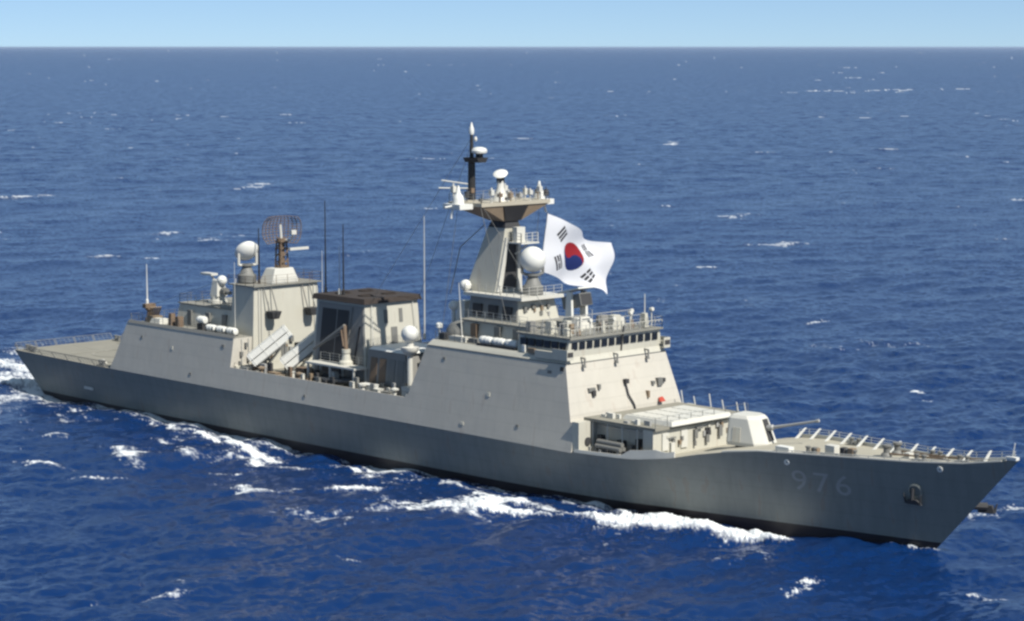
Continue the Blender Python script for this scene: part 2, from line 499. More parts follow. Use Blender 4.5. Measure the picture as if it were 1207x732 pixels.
    cap = smoothstep(2.75, 4.2, 0.6 * J2 + 0.75 * pk + 0.45 * n1 + 0.35 * n3)
    F = np.clip(F + cap * 0.6, 0, 1)
    Z = Z + 0.55 * bump * np.clip(0.8 + 0.35 * n1, 0, 2) * near
    # bow and stern: the surface rides up at the stem
    Z += 0.5 * np.exp(-((X - 139) / 5) ** 2 - (np.abs(Y) / 3.0) ** 2)
    X2 = X + DXw; Y2 = Y + DYw
    nr, nc = X.shape
    verts = np.stack([X2, Y2, Z], -1).reshape(-1, 3)
    idx = np.arange(nr * nc).reshape(nr, nc)
    a_ = idx[:-1, :-1]; b_ = idx[:-1, 1:]; c_ = idx[1:, 1:]; d_ = idx[1:, :-1]
    q = np.stack([a_, d_, c_, b_], -1).reshape(-1, 4)
    # close the seam behind the camera and the small disc below it
    seam = np.stack([idx[:-1, -1], idx[1:, -1], idx[1:, 0], idx[:-1, 0]], -1)
    faces = np.concatenate([q, seam])
    me = bpy.data.meshes.new("sea")
    me.vertices.add(len(verts)); me.vertices.foreach_set("co", verts.astype(np.float32).ravel())
    nf = len(faces)
    me.loops.add(nf * 4); me.loops.foreach_set("vertex_index", faces.astype(np.int32).ravel())
    me.polygons.add(nf)
    me.polygons.foreach_set("loop_start", np.arange(0, nf * 4, 4, dtype=np.int32))
    me.polygons.foreach_set("loop_total", np.full(nf, 4, np.int32))
    me.polygons.foreach_set("use_smooth", np.ones(nf, bool))
    me.update(calc_edges=True)
    at = me.attributes.new("foam", 'FLOAT', 'POINT'); at.data.foreach_set("value", F.astype(np.float32).ravel())
    at = me.attributes.new("lost", 'FLOAT', 'POINT'); at.data.foreach_set("value", (1 - fs).astype(np.float32).ravel())
    if me.polygons[len(me.polygons) // 2].normal.z < 0:
        me.flip_normals()
    o = bpy.data.objects.new("sea", me); col.objects.link(o)
    me.materials.append(sea_material())
    tag(o, "deep blue open sea with small waves and scattered whitecaps", "sea", kind="structure")
    return o

def sea_material():
    m = bpy.data.materials.new("sea_water"); m.use_nodes = True
    nt = m.node_tree; N = nt.nodes; Lk = nt.links
    b = N["Principled BSDF"]; outn = [n for n in N if n.type == 'OUTPUT_MATERIAL'][0]
    b.inputs["Base Color"].default_value = (0.0024, 0.0200, 0.086, 1)
    b.inputs["Roughness"].default_value = 0.22
    b.inputs["IOR"].default_value = 1.333
    geo = N.new("ShaderNodeNewGeometry")
    tc = N.new("ShaderNodeTexCoord")
    fo = N.new("ShaderNodeAttribute"); fo.attribute_name = "foam"
    lo = N.new("ShaderNodeAttribute"); lo.attribute_name = "lost"
    def noise(scale, detail, off):
        mp = N.new("ShaderNodeMapping"); mp.inputs["Location"].default_value = off
        Lk.new(tc.outputs["Object"], mp.inputs["Vector"])
        n = N.new("ShaderNodeTexNoise"); n.inputs["Scale"].default_value = scale
        n.inputs["Detail"].default_value = detail; n.inputs["Roughness"].default_value = 0.6
        Lk.new(mp.outputs[0], n.inputs["Vector"])
        return n
    n1 = noise(1.1, 3, (13, 7, 3))
    sub = N.new("ShaderNodeVectorMath"); sub.operation = 'SUBTRACT'
    sub.inputs[1].default_value = (0.5, 0.5, 0.5)
    Lk.new(n1.outputs["Color"], sub.inputs[0])
    flat = N.new("ShaderNodeVectorMath"); flat.operation = 'MULTIPLY'; flat.inputs[1].default_value = (1, 1, 0)
    Lk.new(sub.outputs[0], flat.inputs[0])
    amp = N.new("ShaderNodeMath"); amp.operation = 'MULTIPLY_ADD'
    amp.inputs[1].default_value = 0.9; amp.inputs[2].default_value = 0.85
    Lk.new(lo.outputs["Fac"], amp.inputs[0])
    sc = N.new("ShaderNodeVectorMath"); sc.operation = 'SCALE'
    Lk.new(flat.outputs[0], sc.inputs[0]); Lk.new(amp.outputs[0], sc.inputs["Scale"])
    n1b = noise(0.16, 3, (31, 5, 8))
    subb = N.new("ShaderNodeVectorMath"); subb.operation = 'SUBTRACT'; subb.inputs[1].default_value = (0.5, 0.5, 0.5)
    Lk.new(n1b.outputs["Color"], subb.inputs[0])
    flb = N.new("ShaderNodeVectorMath"); flb.operation = 'MULTIPLY'; flb.inputs[1].default_value = (1.3, 1.3, 0)
    Lk.new(subb.outputs[0], flb.inputs[0])
    scb = N.new("ShaderNodeVectorMath"); scb.operation = 'SCALE'
    Lk.new(flb.outputs[0], scb.inputs[0]); Lk.new(lo.outputs["Fac"], scb.inputs["Scale"])
    adb = N.new("ShaderNodeVectorMath"); adb.operation = 'ADD'
    Lk.new(sc.outputs[0], adb.inputs[0]); Lk.new(scb.outputs[0], adb.inputs[1])
    sc = adb
    ad = N.new("ShaderNodeVectorMath"); ad.operation = 'ADD'
    Lk.new(geo.outputs["Normal"], ad.inputs[0]); Lk.new(sc.outputs[0], ad.inputs[1])
    nm = N.new("ShaderNodeVectorMath"); nm.operation = 'NORMALIZE'
    Lk.new(ad.outputs[0], nm.inputs[0])
    Lk.new(nm.outputs[0], b.inputs["Normal"])
    # foam
    fb = N.new("ShaderNodeBsdfPrincipled")
    fb.inputs["Base Color"].default_value = (0.66, 0.69, 0.71, 1)
    fb.inputs["Roughness"].default_value = 0.8
    nf = noise(2.6, 5, (3, 1, 9))
    f2 = N.new("ShaderNodeMath"); f2.operation = 'MULTIPLY_ADD'
    f2.inputs[1].default_value = 0.9; f2.inputs[2].default_value = -0.45
    Lk.new(nf.outputs["Fac"], f2.inputs[0])
    # factor = smoothstep of (foam + noise*foamish)
    a2 = N.new("ShaderNodeMath"); a2.operation = 'ADD'
    Lk.new(fo.outputs["Fac"], a2.inputs[0]); Lk.new(f2.outputs[0], a2.inputs[1])
    mr = N.new("ShaderNodeMapRange"); mr.interpolation_type = 'SMOOTHSTEP'
    mr.inputs["From Min"].default_value = 0.05; mr.inputs["From Max"].default_value = 1.12
    Lk.new(a2.outputs[0], mr.inputs["Value"])
    gate = N.new("ShaderNodeMath"); gate.operation = 'MULTIPLY'; gate.inputs[1].default_value = 6.0; gate.use_clamp = True
    Lk.new(fo.outputs["Fac"], gate.inputs[0])
    fac = N.new("ShaderNodeMath"); fac.operation = 'MULTIPLY'
    Lk.new(mr.outputs[0], fac.inputs[0]); Lk.new(gate.outputs[0], fac.inputs[1])
    mx = N.new("ShaderNodeMixShader")
    Lk.new(fac.outputs[0], mx.inputs[0]); Lk.new(b.outputs[0], mx.inputs[1]); Lk.new(fb.outputs[0], mx.inputs[2])
    Lk.new(mx.outputs[0], outn.inputs["Surface"])
    return m

build_sea()

def build_haze():
    mb = MB(); r = 160000.0
    mb.box(-r, r, -r, r, -2.0, 47.0)
    m = bpy.data.materials.new("sea_haze"); m.use_nodes = True; nt = m.node_tree
    for n in list(nt.nodes):
        if n.type != 'OUTPUT_MATERIAL': nt.nodes.remove(n)
    pv = nt.nodes.new("ShaderNodeVolumePrincipled")
    pv.inputs["Color"].default_value = (0.62, 0.76, 1.0, 1)
    pv.inputs["Density"].default_value = 2.0e-5
    pv.inputs["Anisotropy"].default_value = 0.2
    nt.links.new(pv.outputs[0], [n for n in nt.nodes if n.type == 'OUTPUT_MATERIAL'][0].inputs["Volume"])
    o = mb.build("haze", m)
    tag(o, "thin sea haze paling the far water", "haze", kind="stuff")
build_haze()

# ------------------------------------------------------------------ the warship; metres, X from the transom (0) to the stem head (150), Y to port
ship = bpy.data.objects.new("warship", None)
col.objects.link(ship)
ship.location = (75, 0, 0)
ORIGIN[ship.name] = (75, 0, 0)
tag(ship, "grey naval destroyer steaming to the right with hull number 976 on the bow", "warship")

def deckB(x):
    return float(np.interp(x, [0, 10, 20, 35, 50, 100, 105, 110, 115, 120, 125, 130, 135, 140, 145, 148, 149.4, 150],
                           [7.9, 8.3, 8.55, 8.68, 8.68, 8.68, 8.6, 8.3, 7.6, 6.45, 5.15, 4.05, 3.0, 2.0, 1.08, .52, .22, .06]))
def wlB(x):
    return float(np.interp(x, [0, 20, 60, 95, 105, 115, 125, 133, 140, 146, 150],
                           [6.6, 7.2, 7.5, 7.4, 7.1, 6.2, 4.5, 3.1, 1.8, .75, .05]))
def sheer(x):
    return float(np.interp(x, [0, 60, 105, 112, 116, 119, 122, 125, 130, 140, 145, 150],
                           [5.45, 5.45, 5.55, 5.75, 6.3, 7.0, 7.55, 7.9, 8.1, 8.5, 8.9, 9.75]))
def hull_pt(xd, v, side=-1):
    xw = 4.9 + xd / 150 * 136.2
    zd = sheer(xd)
    if v >= 0:
        x = xw + (xd - xw) * v
        k = min(max((xd - 95) / 45, 0), 1)
        g = v ** (1.0 + 0.55 * k)
        y = wlB(xd) + (deckB(xd) - wlB(xd)) * g
        z = zd * v
    else:
        x = xw; y = wlB(xd) * (1 + 0.12 * v); z = 6 * v
        x = xw + v * (4.0 if xd > 140 else 0) * (xd - 140) / 10
    return (x, side * y, z)

XS = list(np.arange(0, 100, 2.5)) + list(np.arange(100, 148, 1.0)) + [148, 148.7, 149.3, 149.7, 150]
VS = [-0.3, -0.1, 0, .08, .2, .35, .5, .65, .8, .9, .96, 1.0]
mb = MB()
for side in (-1, 1):
    o = len(mb.v)
    for x in XS:
        for v in VS:
            mb.v.append(hull_pt(x, v, side))
    nv = len(VS)
    for i in range(len(XS) - 1):
        for j in range(nv - 1):
            a = o + i * nv + j
            mb.face((a, a + nv, a + nv + 1, a + 1))
nS = len(XS) * len(VS)
for j in range(len(VS) - 1):
    mb.face((j, j + 1, nS + j + 1, nS + j))
    e = (len(XS) - 1) * len(VS)
    mb.face((e + j, e + j + 1, nS + e + j + 1, nS + e + j))
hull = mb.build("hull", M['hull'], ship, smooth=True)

def deck_strip(name, x0, x1, m, dz=-0.02, step=2.0, inset=0.06):
    mb = MB(); xs = list(np.arange(x0, x1, step)) + [x1]
    for x in xs:
        b = max(deckB(x) - inset, 0.02); z = sheer(x) + dz
        mb.v += [(x, -b, z), (x, 0, z + 0.05), (x, b, z)]
    for i in range(len(xs) - 1):
        a = i * 3
        mb.face((a, a + 3, a + 4, a + 1)); mb.face((a + 1, a + 4, a + 5, a + 2))
    return mb.build(name, m, ship)
deck_strip("flight_deck", 0.05, 24.5, M['deck'])
deck_strip("foredeck", 104.0, 149.9, M['foredeck'], step=1.0)

# flight deck markings
mb = MB()
for (x0, x1, y0, y1) in ((2, 23, -0.12, 0.12), (9, 9.25, -5, 5), (4, 22, -5.6, -5.4), (4, 22, 5.4, 5.6)):
    mb.box(x0, x1, y0, y1, 5.49, 5.504)
for k in range(28):
    a0, a1 = 2 * math.pi * k / 28, 2 * math.pi * (k + 1) / 28
    c = (13, 0)
    mb.hexa([(c[0] + r * math.cos(a), c[1] + r * math.sin(a), 5.506) for a, r in ((a0, 3.4), (a0, 3.65), (a1, 3.65), (a1, 3.4))],
            [(c[0] + r * math.cos(a), c[1] + r * math.sin(a), 5.515) for a, r in ((a0, 3.4), (a0, 3.65), (a1, 3.65), (a1, 3.4))])
mb.build("deck_marking", M['marking'], ship)

# safety nets folded out round the flight deck
def net_panel(p, q, out):
    mb = MB()
    p = Vector(p); q = Vector(q); out = Vector(out)
    mb.tube([p, p + out, q + out, q], 0.045, 4)
    for t in (.25, .5, .75):
        mb.tube([p.lerp(q, t), p.lerp(q, t) + out], 0.02, 4)
    for t in (.33, .66):
        mb.tube([p + out * t, q + out * t], 0.02, 4)
    return mb.build("safety_net", M['mid'], ship)
for k in range(7):
    x0, x1 = 1.0 + k * 3.2, 3.9 + k * 3.2
    for s in (-1, 1):
        net_panel((x0, s * deckB(x0), sheer(x0) + .05), (x1, s * deckB(x1), sheer(x1) + .05), (0, s * 0.55, 0.75))
for k in range(5):
    y0 = -7.4 + k * 3.0
    net_panel((0.1, y0, 5.5), (0.1, y0 + 2.8, 5.5), (-0.6, 0, 0.75))
# stern clutter: bollards, fairleads
for (x, y) in ((1.6, -6.9), (3.2, -7.2), (1.6, 6.9), (3.2, 7.2), (20.5, -8.0)):
    mb = MB(); mb.lathe((x, y, 5.48), [(.28, 0), (.22, .1), (.2, .55), (.28, .6), (.28, .7), (.1, .74)], n=10)
    mb.lathe((x + .8, y, 5.48), [(.28, 0), (.22, .1), (.2, .55), (.28, .6), (.28, .7), (.1, .74)], n=10)
    mb.box(x - .4, x + 1.2, y - .35, y + .35, 5.485, 5.56)
    mb.build("bollard", M['mid'], ship)

# gear stowed on the flight deck by the hangar
for (x0, x1, y0, y1, h, m) in ((21.4, 22.3, 4.6, 5.8, 1.7, 'rustbrown'), (20.2, 20.9, 6.4, 7.2, 1.2, 'mid'), (22.2, 23.0, 2.0, 3.2, 1.3, 'tan'), (21.6, 22.6, -6.4, -5.2, .8, 'lwhite'), (22.2, 22.9, -3.4, -2.6, 1.5, 'rustbrown'), (18.6, 19.3, 6.8, 7.4, 1.5, 'dark'), (19.2, 20.0, -7.3, -6.7, .5, 'lwhite'), (22.0, 22.7, .2, .9, 1.8, 'mid')):
    mb = MB(); mb.frus(x0, x1, y0, y1, 5.53, x0 + .1, x1 - .1, y0 + .08, y1 - .08, 5.53 + h * .7); mb.box(x0 + .15, x1 - .2, y0 + .15, y1 - .15, 5.53 + h * .7, 5.53 + h)
    mb.build("deck_gear", M[m], ship)
mb = MB(); mb.tube([(20.6, 5.4, 5.53), (19.2, 6.6, 7.7)], .12, 6); mb.tube([(21.8, 5.2, 7.1), (19.4, 6.4, 6.6)], .10, 6); mb.tube([(19.2, 6.6, 7.7), (19.2, 6.9, 5.53)], .08, 5); mb.build("davit", M['rustbrown'], ship)

SL = (8.68 - 7.3) / (13.9 - 5.5)
def sy(z):  # half breadth of the sloping sides
    return 8.68 - (z - 5.5) * SL

# lower superstructure, its roof is the midship working deck
mb = MB()
mb.frus(23.6, 79.0, -sy(5.46), sy(5.46), 5.46, 24.5, 79.0, -sy(7.3), sy(7.3), 7.3)
mb.frus(79.003, 104.3, -sy(5.46) , sy(5.46), 5.46, 79.003, 104.3, -sy(8.4), sy(8.4), 8.4)
mb.build("lower_superstructure", M['paint'], ship)
mb = MB(); mb.box(47.9, 78.9, -sy(7.3) + .18, sy(7.3) - .18, 7.304, 7.33)
mb.build("midship_deck", M['deck'], ship)
mb = MB()
for s in (-1, 1):
    y0, y1 = sy(7.3), sy(8.1)
    if s < 0:
        mb.hexa([(48, -y0, 7.302), (79, -y0, 7.302), (79, -y0 + .15, 7.302), (48, -y0 + .15, 7.302)],
                [(48, -y1, 8.1), (79.4, -y1, 8.1), (79.4, -y1 + .12, 8.1), (48, -y1 + .12, 8.1)])
    else:
        mb.hexa([(48, y0 - .15, 7.302), (79, y0 - .15, 7.302), (79, y0, 7.302), (48, y0, 7.302)],
                [(48, y1 - .12, 8.1), (79.4, y1 - .12, 8.1), (79.4, y1, 8.1), (48, y1, 8.1)])
mb.build_split("bulwark", M['paint'], ship, key=lambda c: c.y > 0)

# ---- hangar block
mb = MB()
mb.frus(24.5, 48.0, -sy(7.3), sy(7.3), 7.301, 26.2, 48.0, -sy(11.4), sy(11.4), 11.4)
hangar = mb.build("hangar", M['paint'], ship)
mb = MB()
mb.box(26.4, 47.9, -sy(11.4) + .15, sy(11.4) - .15, 11.402, 11.43)
mb.build("roof", M['roof'], hangar)
def on_hangar_aft(z): return 24.5 + (z - 7.3) * 1.7 / 4.1
mb = MB()
for (y0, y1) in ((-6.3, -0.5), (0.5, 6.3)):
    mb = MB()
    mb.hexa([(on_hangar_aft(5.5) - .9, y0, 5.5), (on_hangar_aft(5.5) + .3, y0, 5.5), (on_hangar_aft(5.5) + .3, y1, 5.5), (on_hangar_aft(5.5) - .9, y1, 5.5)],
            [(on_hangar_aft(10) - .1, y0, 10.), (on_hangar_aft(10) + .3, y0, 10.), (on_hangar_aft(10) + .3, y1, 10.), (on_hangar_aft(10) - .1, y1, 10.)])
    mb.build("hangar_door", M['mid'], hangar)
# bevelled cornice strip at the roof edge
mb = MB()
mb.frus(26.3, 48.0, -sy(11.4) - .05, -sy(11.4) + .25, 11.405, 26.4, 48.0, -sy(11.4) + .15, -sy(11.4) + .28, 11.75)
mb.frus(26.3, 48.0, sy(11.4) - .25, sy(11.4) + .05, 11.405, 26.4, 48.0, sy(11.4) - .28, sy(11.4) - .15, 11.75)
mb.build_split("coaming", M['mid'], hangar, key=lambda c: c.y > 0)

# raised deckhouse on the hangar
mb = MB()
mb.frus(32.0, 44.0, -4.6, 4.6, 11.435, 32.4, 44.0, -4.2, 4.2, 14.0)
dh = mb.build("aft_deckhouse", M['paint2'], ship, bevel=.05)
mb = MB(); mb.box(32.2, 44.0, -4.35, 4.35, 14.02, 14.14); mb.build("roof", M['roof'], dh)
for x in (34.5, 38.2, 41.5):
    mb = MB(); mb.box(x, x + .8, -4.62, -4.38, 11.6, 13.4); mb.build("door", M['mid'], dh)
mb = MB(); mb.rail([(32.4, -4.2, 14.14), (32.4, 4.2, 14.14), (44, 4.2, 14.14)]); mb.rail([(32.4, -4.2, 14.14), (44, -4.2, 14.14)])
mb.build("railing", M['mid'], dh)

# ---- aft tower: bright front face
mb = MB()
mb.frus(43.6, 48.3, -5.2, 5.2, 8.2, 44.0, 48.1, -4.75, 4.75, 17.2)
mb2 = MB()
tower = mb.build("aft_tower", M['paint2'], ship, bevel=.06)
mb = MB(); mb.box(47.9, 48.45, -sy(8.2) + .5, sy(8.2) - .5, 7.34, 8.195); mb.build("plinth", M['paint2'], tower)
mb = MB(); mb.box(43.4, 48.5, -5.05, 5.05, 17.21, 17.33); mb.build("roof", M['roof'], tower)
mb = MB(); mb.rail([(43.5, -5, 17.33), (48.4, -5, 17.33), (48.4, 5, 17.33), (43.5, 5, 17.33)], h=1.1)
mb.build("railing", M['rustbrown'], tower)
mb = MB(); mb.frus(45.3, 47.9, -1.9, 2.2, 17.34, 45.8, 47.6, -1.2, 1.5, 19.1)
mb.build("radar_base", M['lwhite'], tower, bevel=.08)
for y in (-2.6, 3.1):    # baskets under V shaped brackets
    mb = MB()
    mb.frus(48.5, 49.5, y - .45, y + .45, 13.4, 48.4, 49.7, y - .7, y + .7, 14.3)
    b = mb.build("lookout_basket", M['dark'], tower)
    mb = MB()
    mb.tube([(48.9, y - .5, 14.3), (48.3, y - .9, 17.1)], .07, 5); mb.tube([(49.2, y + .4, 14.3), (48.3, y + .2, 17.1)], .07, 5)
    mb.build("bracket", M['mid'], b)
# doors, lockers and pipes on the tower's front face
for (y, z) in ((-1.0, 8.25), (2.6, 8.25)):
    mb = MB(); mb.frus(48.3, 48.42, y, y + .95, z, 48.24, 48.36, y, y + .95, z + 1.95); d = mb.build("door", M['mid'], tower)
for (y, z, h, w) in ((1.0, 8.3, 1.9, 1.3), (-3.9, 8.5, 1.5, .8), (3.9, 8.4, 1.4, .7)):
    mb = MB(); mb.box(48.3, 48.9, y, y + w, z, z + h); mb.build("vent_box", M['dark'] if y == 1.0 else M['mid'], tower)
mb = MB()
for y in (-4.3, -3.9, 4.2):
    mb.tube([(48.42, y, 8.3), (48.2, y * .96, 17.1)], .06, 5)
mb.build_split("pipe", M['lwhite'], tower)
for (y, z) in ((-5.9, 8.6), (-6.9, 9.3), (-6.2, 10.3), (-7.1, 8.2)):
    mb = MB(); mb.box(48.003, 48.3, y, y + .35, z, z + .5); mb.build("junction_box", M['mid'], hangar)
mb = MB(); mb.tube([(48.1, -5.6, 7.4), (48.1, -5.6, 11.3)], .06, 5); mb.tube([(48.1, -6.6, 7.4), (48.1, -6.6, 11.3)], .05, 5)
mb.build_split("pipe", M['lwhite'], hangar)

# ---- air search radar on its lattice mast
mb = MB()
for (a, b) in ((-.55, -.55), (.55, -.55), (.55, .55), (-.55, .55)):
    mb.tube([(46.8 + a, .4 + b, 19.1), (46.8 + a * .75, .4 + b * .75, 22.2)], .10, 5)
for z in (19.8, 20.6, 21.4, 22.2):
    mb.tube([(46.25, -.15, z), (47.35, -.15, z), (47.35, .95, z), (46.25, .95, z), (46.25, -.15, z)], .07, 4)
for z in (19.2, 20.2, 21.2):
    mb.tube([(46.25, -.15, z), (47.35, -.15, z + 1)], .06, 4); mb.tube([(47.35, -.15, z), (47.35, .95, z + 1)], .06, 4)
mb.lathe((46.8, .4, 19.1), [(.75, 0), (.75, .25), (.4, .3), (.35, 2.8), (.6, 3.0), (.6, 3.5)], n=12)
radar = mb.build("air_search_radar", M['rustbrown'], ship)
radar["label"] = "wide brown lattice radar on the aft tower"
def lattice_reflector(c, w, h, yaw, tilt, rx, rz, m, r=.035, depth=0.9):
    mb = MB(); c = Vector(c)
    ca, sa = math.cos(yaw), math.sin(yaw)
    def P(u, v):
        d = depth * ((2 * u) ** 2 * .7 + (2 * v) ** 2 * .3)
        f = 1 - 0.25 * abs(2 * v) ** 3
        x, y, z = d, u * w * f, v * h
        x2 = x * math.cos(tilt) - z * math.sin(tilt); z2 = x * math.sin(tilt) + z * math.cos(tilt)
        return c + Vector((x2 * ca - y * sa, x2 * sa + y * ca, z2))
    for i in range(rz + 1):
        v = -.5 + i / rz
        mb.tube([P(-.5 + k / 10, v) for k in range(11)], r, 4)
    for i in range(rx + 1):
        u = -.5 + i / rx
        mb.tube([P(u, -.5 + k / 6) for k in range(7)], r, 4)
    return mb
mb = lattice_reflector((46.6, .4, 23.7), 4.8, 3.2, R(-20), R(-8), 10, 10, M['rustbrown'], .05)
mb.build("reflector", M['rustbrown'], radar)
mb = MB(); mb.tube([(46.8, .4, 22.4), (48.0, .9, 22.4), (48.8, .6, 23.2)], .12, 6); mb.tube([(46.8, .4, 22.2), (46.6, .4, 24.2)], .15, 6)
mb.obox((48.8, .6, 23.4), (.4, .7, .5), (Vector((1, 0, 0)), Vector((0, 1, 0)), Vector((0, 0, 1))))
mb.build("feed_horn", M['lwhite'], radar)
mb = MB(); mb.box(47.9, 48.2, .6, 3.4, 21.2, 21.5); mb.tube([(46.9, .6, 21.3), (48.1, 1.6, 21.3)], .08, 5)
mb.build("crossbar_antenna", M['lwhite'], ship)

# ---- fire control radars: dish on a forked pedestal
def fire_radar(x, y, z, r, az, el, label, drum=True):
    mb = MB()
    mb.lathe((x, y, z), [(r * .8, -.75), (r * .8, .1), (r * .6, .3), (r * .38, 1.1), (r * .55, 1.2), (r * .55, 1.4)], n=16)
    root = mb.build("fire_control_radar", M['mid'], ship, smooth=True)
    root["label"] = label
    c = Vector((x, y, z + 1.4 + r * 1.1))
    d = Vector((math.cos(el) * math.cos(az), math.cos(el) * math.sin(az), math.sin(el)))
    sd_ = Vector((-math.sin(az), math.cos(az), 0))
    mb = MB()
    for s in (-1, 1):
        mb.tube([Vector((x, y, z + 1.25)) + sd_ * s * .3, Vector((x, y, z + 1.5)) + sd_ * s * r * .8 - d * .3, c + sd_ * s * r * .8 - d * .35], .16, 6)
    mb.build("yoke", M['mid'] if drum else M['lwhite'], root)
    mb = MB()
    mb.lathe(c - d * r * .55, ([(r * .3, -.35), (r * .5, -.1), (r * .92, r * .30), (r * 1.0, r * .5), (r * .97, r * .62), (r * .85, r * .95), (r * .6, r * 1.22), (r * .3, r * 1.36), (.02, r * 1.4)] if drum else [(r * .25, 0), (r * .6, .15), (r * 1.0, r * .42), (r * 1.05, r * .55), (r * .95, r * .75), (r * .6, r * .95), (.02, r * 1.05)]), d, 26)
    mb.build("radome", M['white'], root, smooth=True)
    return root
fire_radar(44.6, -3.1, 18.2, 1.4, R(165), R(38), "white tilted dish of the tracking radar on the aft tower", drum=False)
fire_radar(89.7, .3, 20.1, 1.38, R(-35), R(14), "large white domed tracking radar in front of the main mast")

# ---- close-in gun on the aft deckhouse
mb = MB()
mb.lathe((36.2, -1.2, 14.15), [(1.2, 0), (1.2, .3), (.95, .35), (.9, .8)], n=18)
cw = mb.build("close_in_gun", M['lwhite'], ship, smooth=True)
mb = MB(); mb.frus(35.5, 37.1, -2.0, -.4, 14.95, 35.7, 36.8, -1.7, -.7, 17.0); mb.build("gun_housing", M['lwhite'], cw, bevel=.12)
mb = MB(); mb.sphere((36.9, -1.1, 16.9), .62); mb.build("radome", M['white'], cw, smooth=True)
mb = MB(); mb.box(34.0, 36.2, -2.2, -1.2, 17.5, 17.75); mb.tube([(35.8, -1.5, 17.0), (35.4, -1.6, 17.5)], .12, 6); mb.build("search_antenna", M['lwhite'], cw)
mb = MB(); mb.tube([(36.9, -1.2, 15.7), (38.7, -1.2, 15.5)], .26, 8); mb.lathe((37.2, -1.2, 15.7), [(.45, 0), (.45, .7)], (1, 0, -.1), 10); mb.build("gun_barrel", M['mid'], cw)

# ---- life raft canisters: lifted off their racks they are things of their own
def raft(name_loc, length, r, label, group, ax=(1, 0, 0), white=True):
    mb = MB()
    prof = [(r * .35, 0), (r * .85, .05), (r, .16), (r, length * .31), (r * 1.07, length * .32), (r * 1.07, length * .35), (r, length * .36),
            (r, length * .64), (r * 1.07, length * .65), (r * 1.07, length * .68), (r, length * .69), (r, length - .16), (r * .85, length - .05), (r * .35, length)]
    mb.lathe(name_loc, prof, ax, 16)
    o = mb.build("life_raft_canister", M['white'], None, smooth=True, origin=name_loc)
    tag(o, label, "life raft", group)
    return o
for k in range(3):
    raft((41.0 + k * 2.0, -6.4, 11.98), 1.75, .42,
         ["white raft canister on the hangar roof, farthest aft of its row", "white raft canister on the hangar roof, middle of its row", "white raft canister on the hangar roof, nearest the tower"][k], "raft canisters on the hangar roof")
raft((38.6, -5.9, 12.7), 1.5, .45, "white raft canister standing raised behind the row on the hangar roof", "raft canisters on the hangar roof")
for k in range(3):
    raft((88.8 + k * 1.9, -6.35, 15.06), 1.75, .40,
         ["long white raft canister on the bridge block roof, aft end of its rack", "long white raft canister on the bridge block roof, middle of its rack", "long white raft canister on the bridge block roof, end nearest the bow"][k], "raft canisters on the bridge block roof")
mb = MB()
for x in (41.2, 42.5, 43.2, 44.5, 45.2, 46.5):
    mb.box(x, x + .12, -6.8, -6.0, 11.432, 11.6); mb.box(x, x + .12, -6.82, -6.7, 11.6, 12.2)
mb.box(38.8, 39.9, -6.3, -5.5, 11.432, 12.24)
mb.build_split("raft_rack", M['dark'], ship, key=lambda c: int(c.x / 1.6))
mb = MB()
for x in (89.1, 90.2, 91.0, 92.1, 92.9, 94.0):
    mb.box(x, x + .12, -6.75, -5.95, 14.52, 14.7)
mb.box(88.8, 94.5, -6.9, -6.78, 14.52, 14.75)
mb.build_split("raft_rack", M['dark'], ship, key=lambda c: int(c.x / 1.6))

# ---- small mast and fittings at the aft end of the hangar roof
mb = MB()
mb.lathe((27.6, -5.4, 11.435), [(.55, 0), (.5, .4), (.3, .6), (.28, 1.3), (.5, 1.5), (.5, 1.7)], n=12)
mb.obox((27.6, -5.4, 13.4), (.7, 1.5, .5), (Vector((1, 0, 0)), Vector((0, 1, 0)), Vector((0, 0, 1))))
mb.build("decoy_launcher", M['rustbrown'], ship)
mb = MB()
for k in range(5):
    mb.tube([(28.3 + .12 * k, -5.9 + .25 * k, 12.3), (29.3 + .12 * k, -6.2 + .25 * k, 13.4)], .11, 6)
mb.box(28.2, 29.6, -6.2, -4.8, 11.435, 12.3)
mb.build("decoy_launcher", M['tan'], ship)
mb = MB(); mb.frus(29.0, 31.2, -6.4, -4.8, 11.435, 29.3, 31.0, -6.2, -5.0, 12.1); mb.build("deck_locker", M['lwhite'], ship, bevel=.04)
mb = MB(); mb.box(30.6, 31.6, 1.0, 4.0, 11.435, 13.0); mb.box(29.0, 30.0, -2.0, .5, 11.435, 12.4); mb.build("deck_locker", M['paint2'], ship)
mb = MB(); mb.frus(33.2, 33.9, -6.6, -5.8, 11.435, 33.3, 33.8, -6.5, -5.9, 13.0); mb.box(34.5, 35.1, -6.4, -5.6, 11.435, 12.7)
mb.build("ventilator", M['rustbrown'], ship)
mb = MB(); mb.rail([(26.5, 7.3, 11.43), (43.3, 7.3, 11.43)]); mb.rail([(26.5, -7.3, 11.43), (26.5, 7.3, 11.43)]); mb.rail([(26.5, -7.35, 11.75), (40, -7.35, 11.75)], h=.8)
mb.build_split("railing", M['mid'], ship, key=lambda c: (c.y > 7.25, c.y < -7.32))

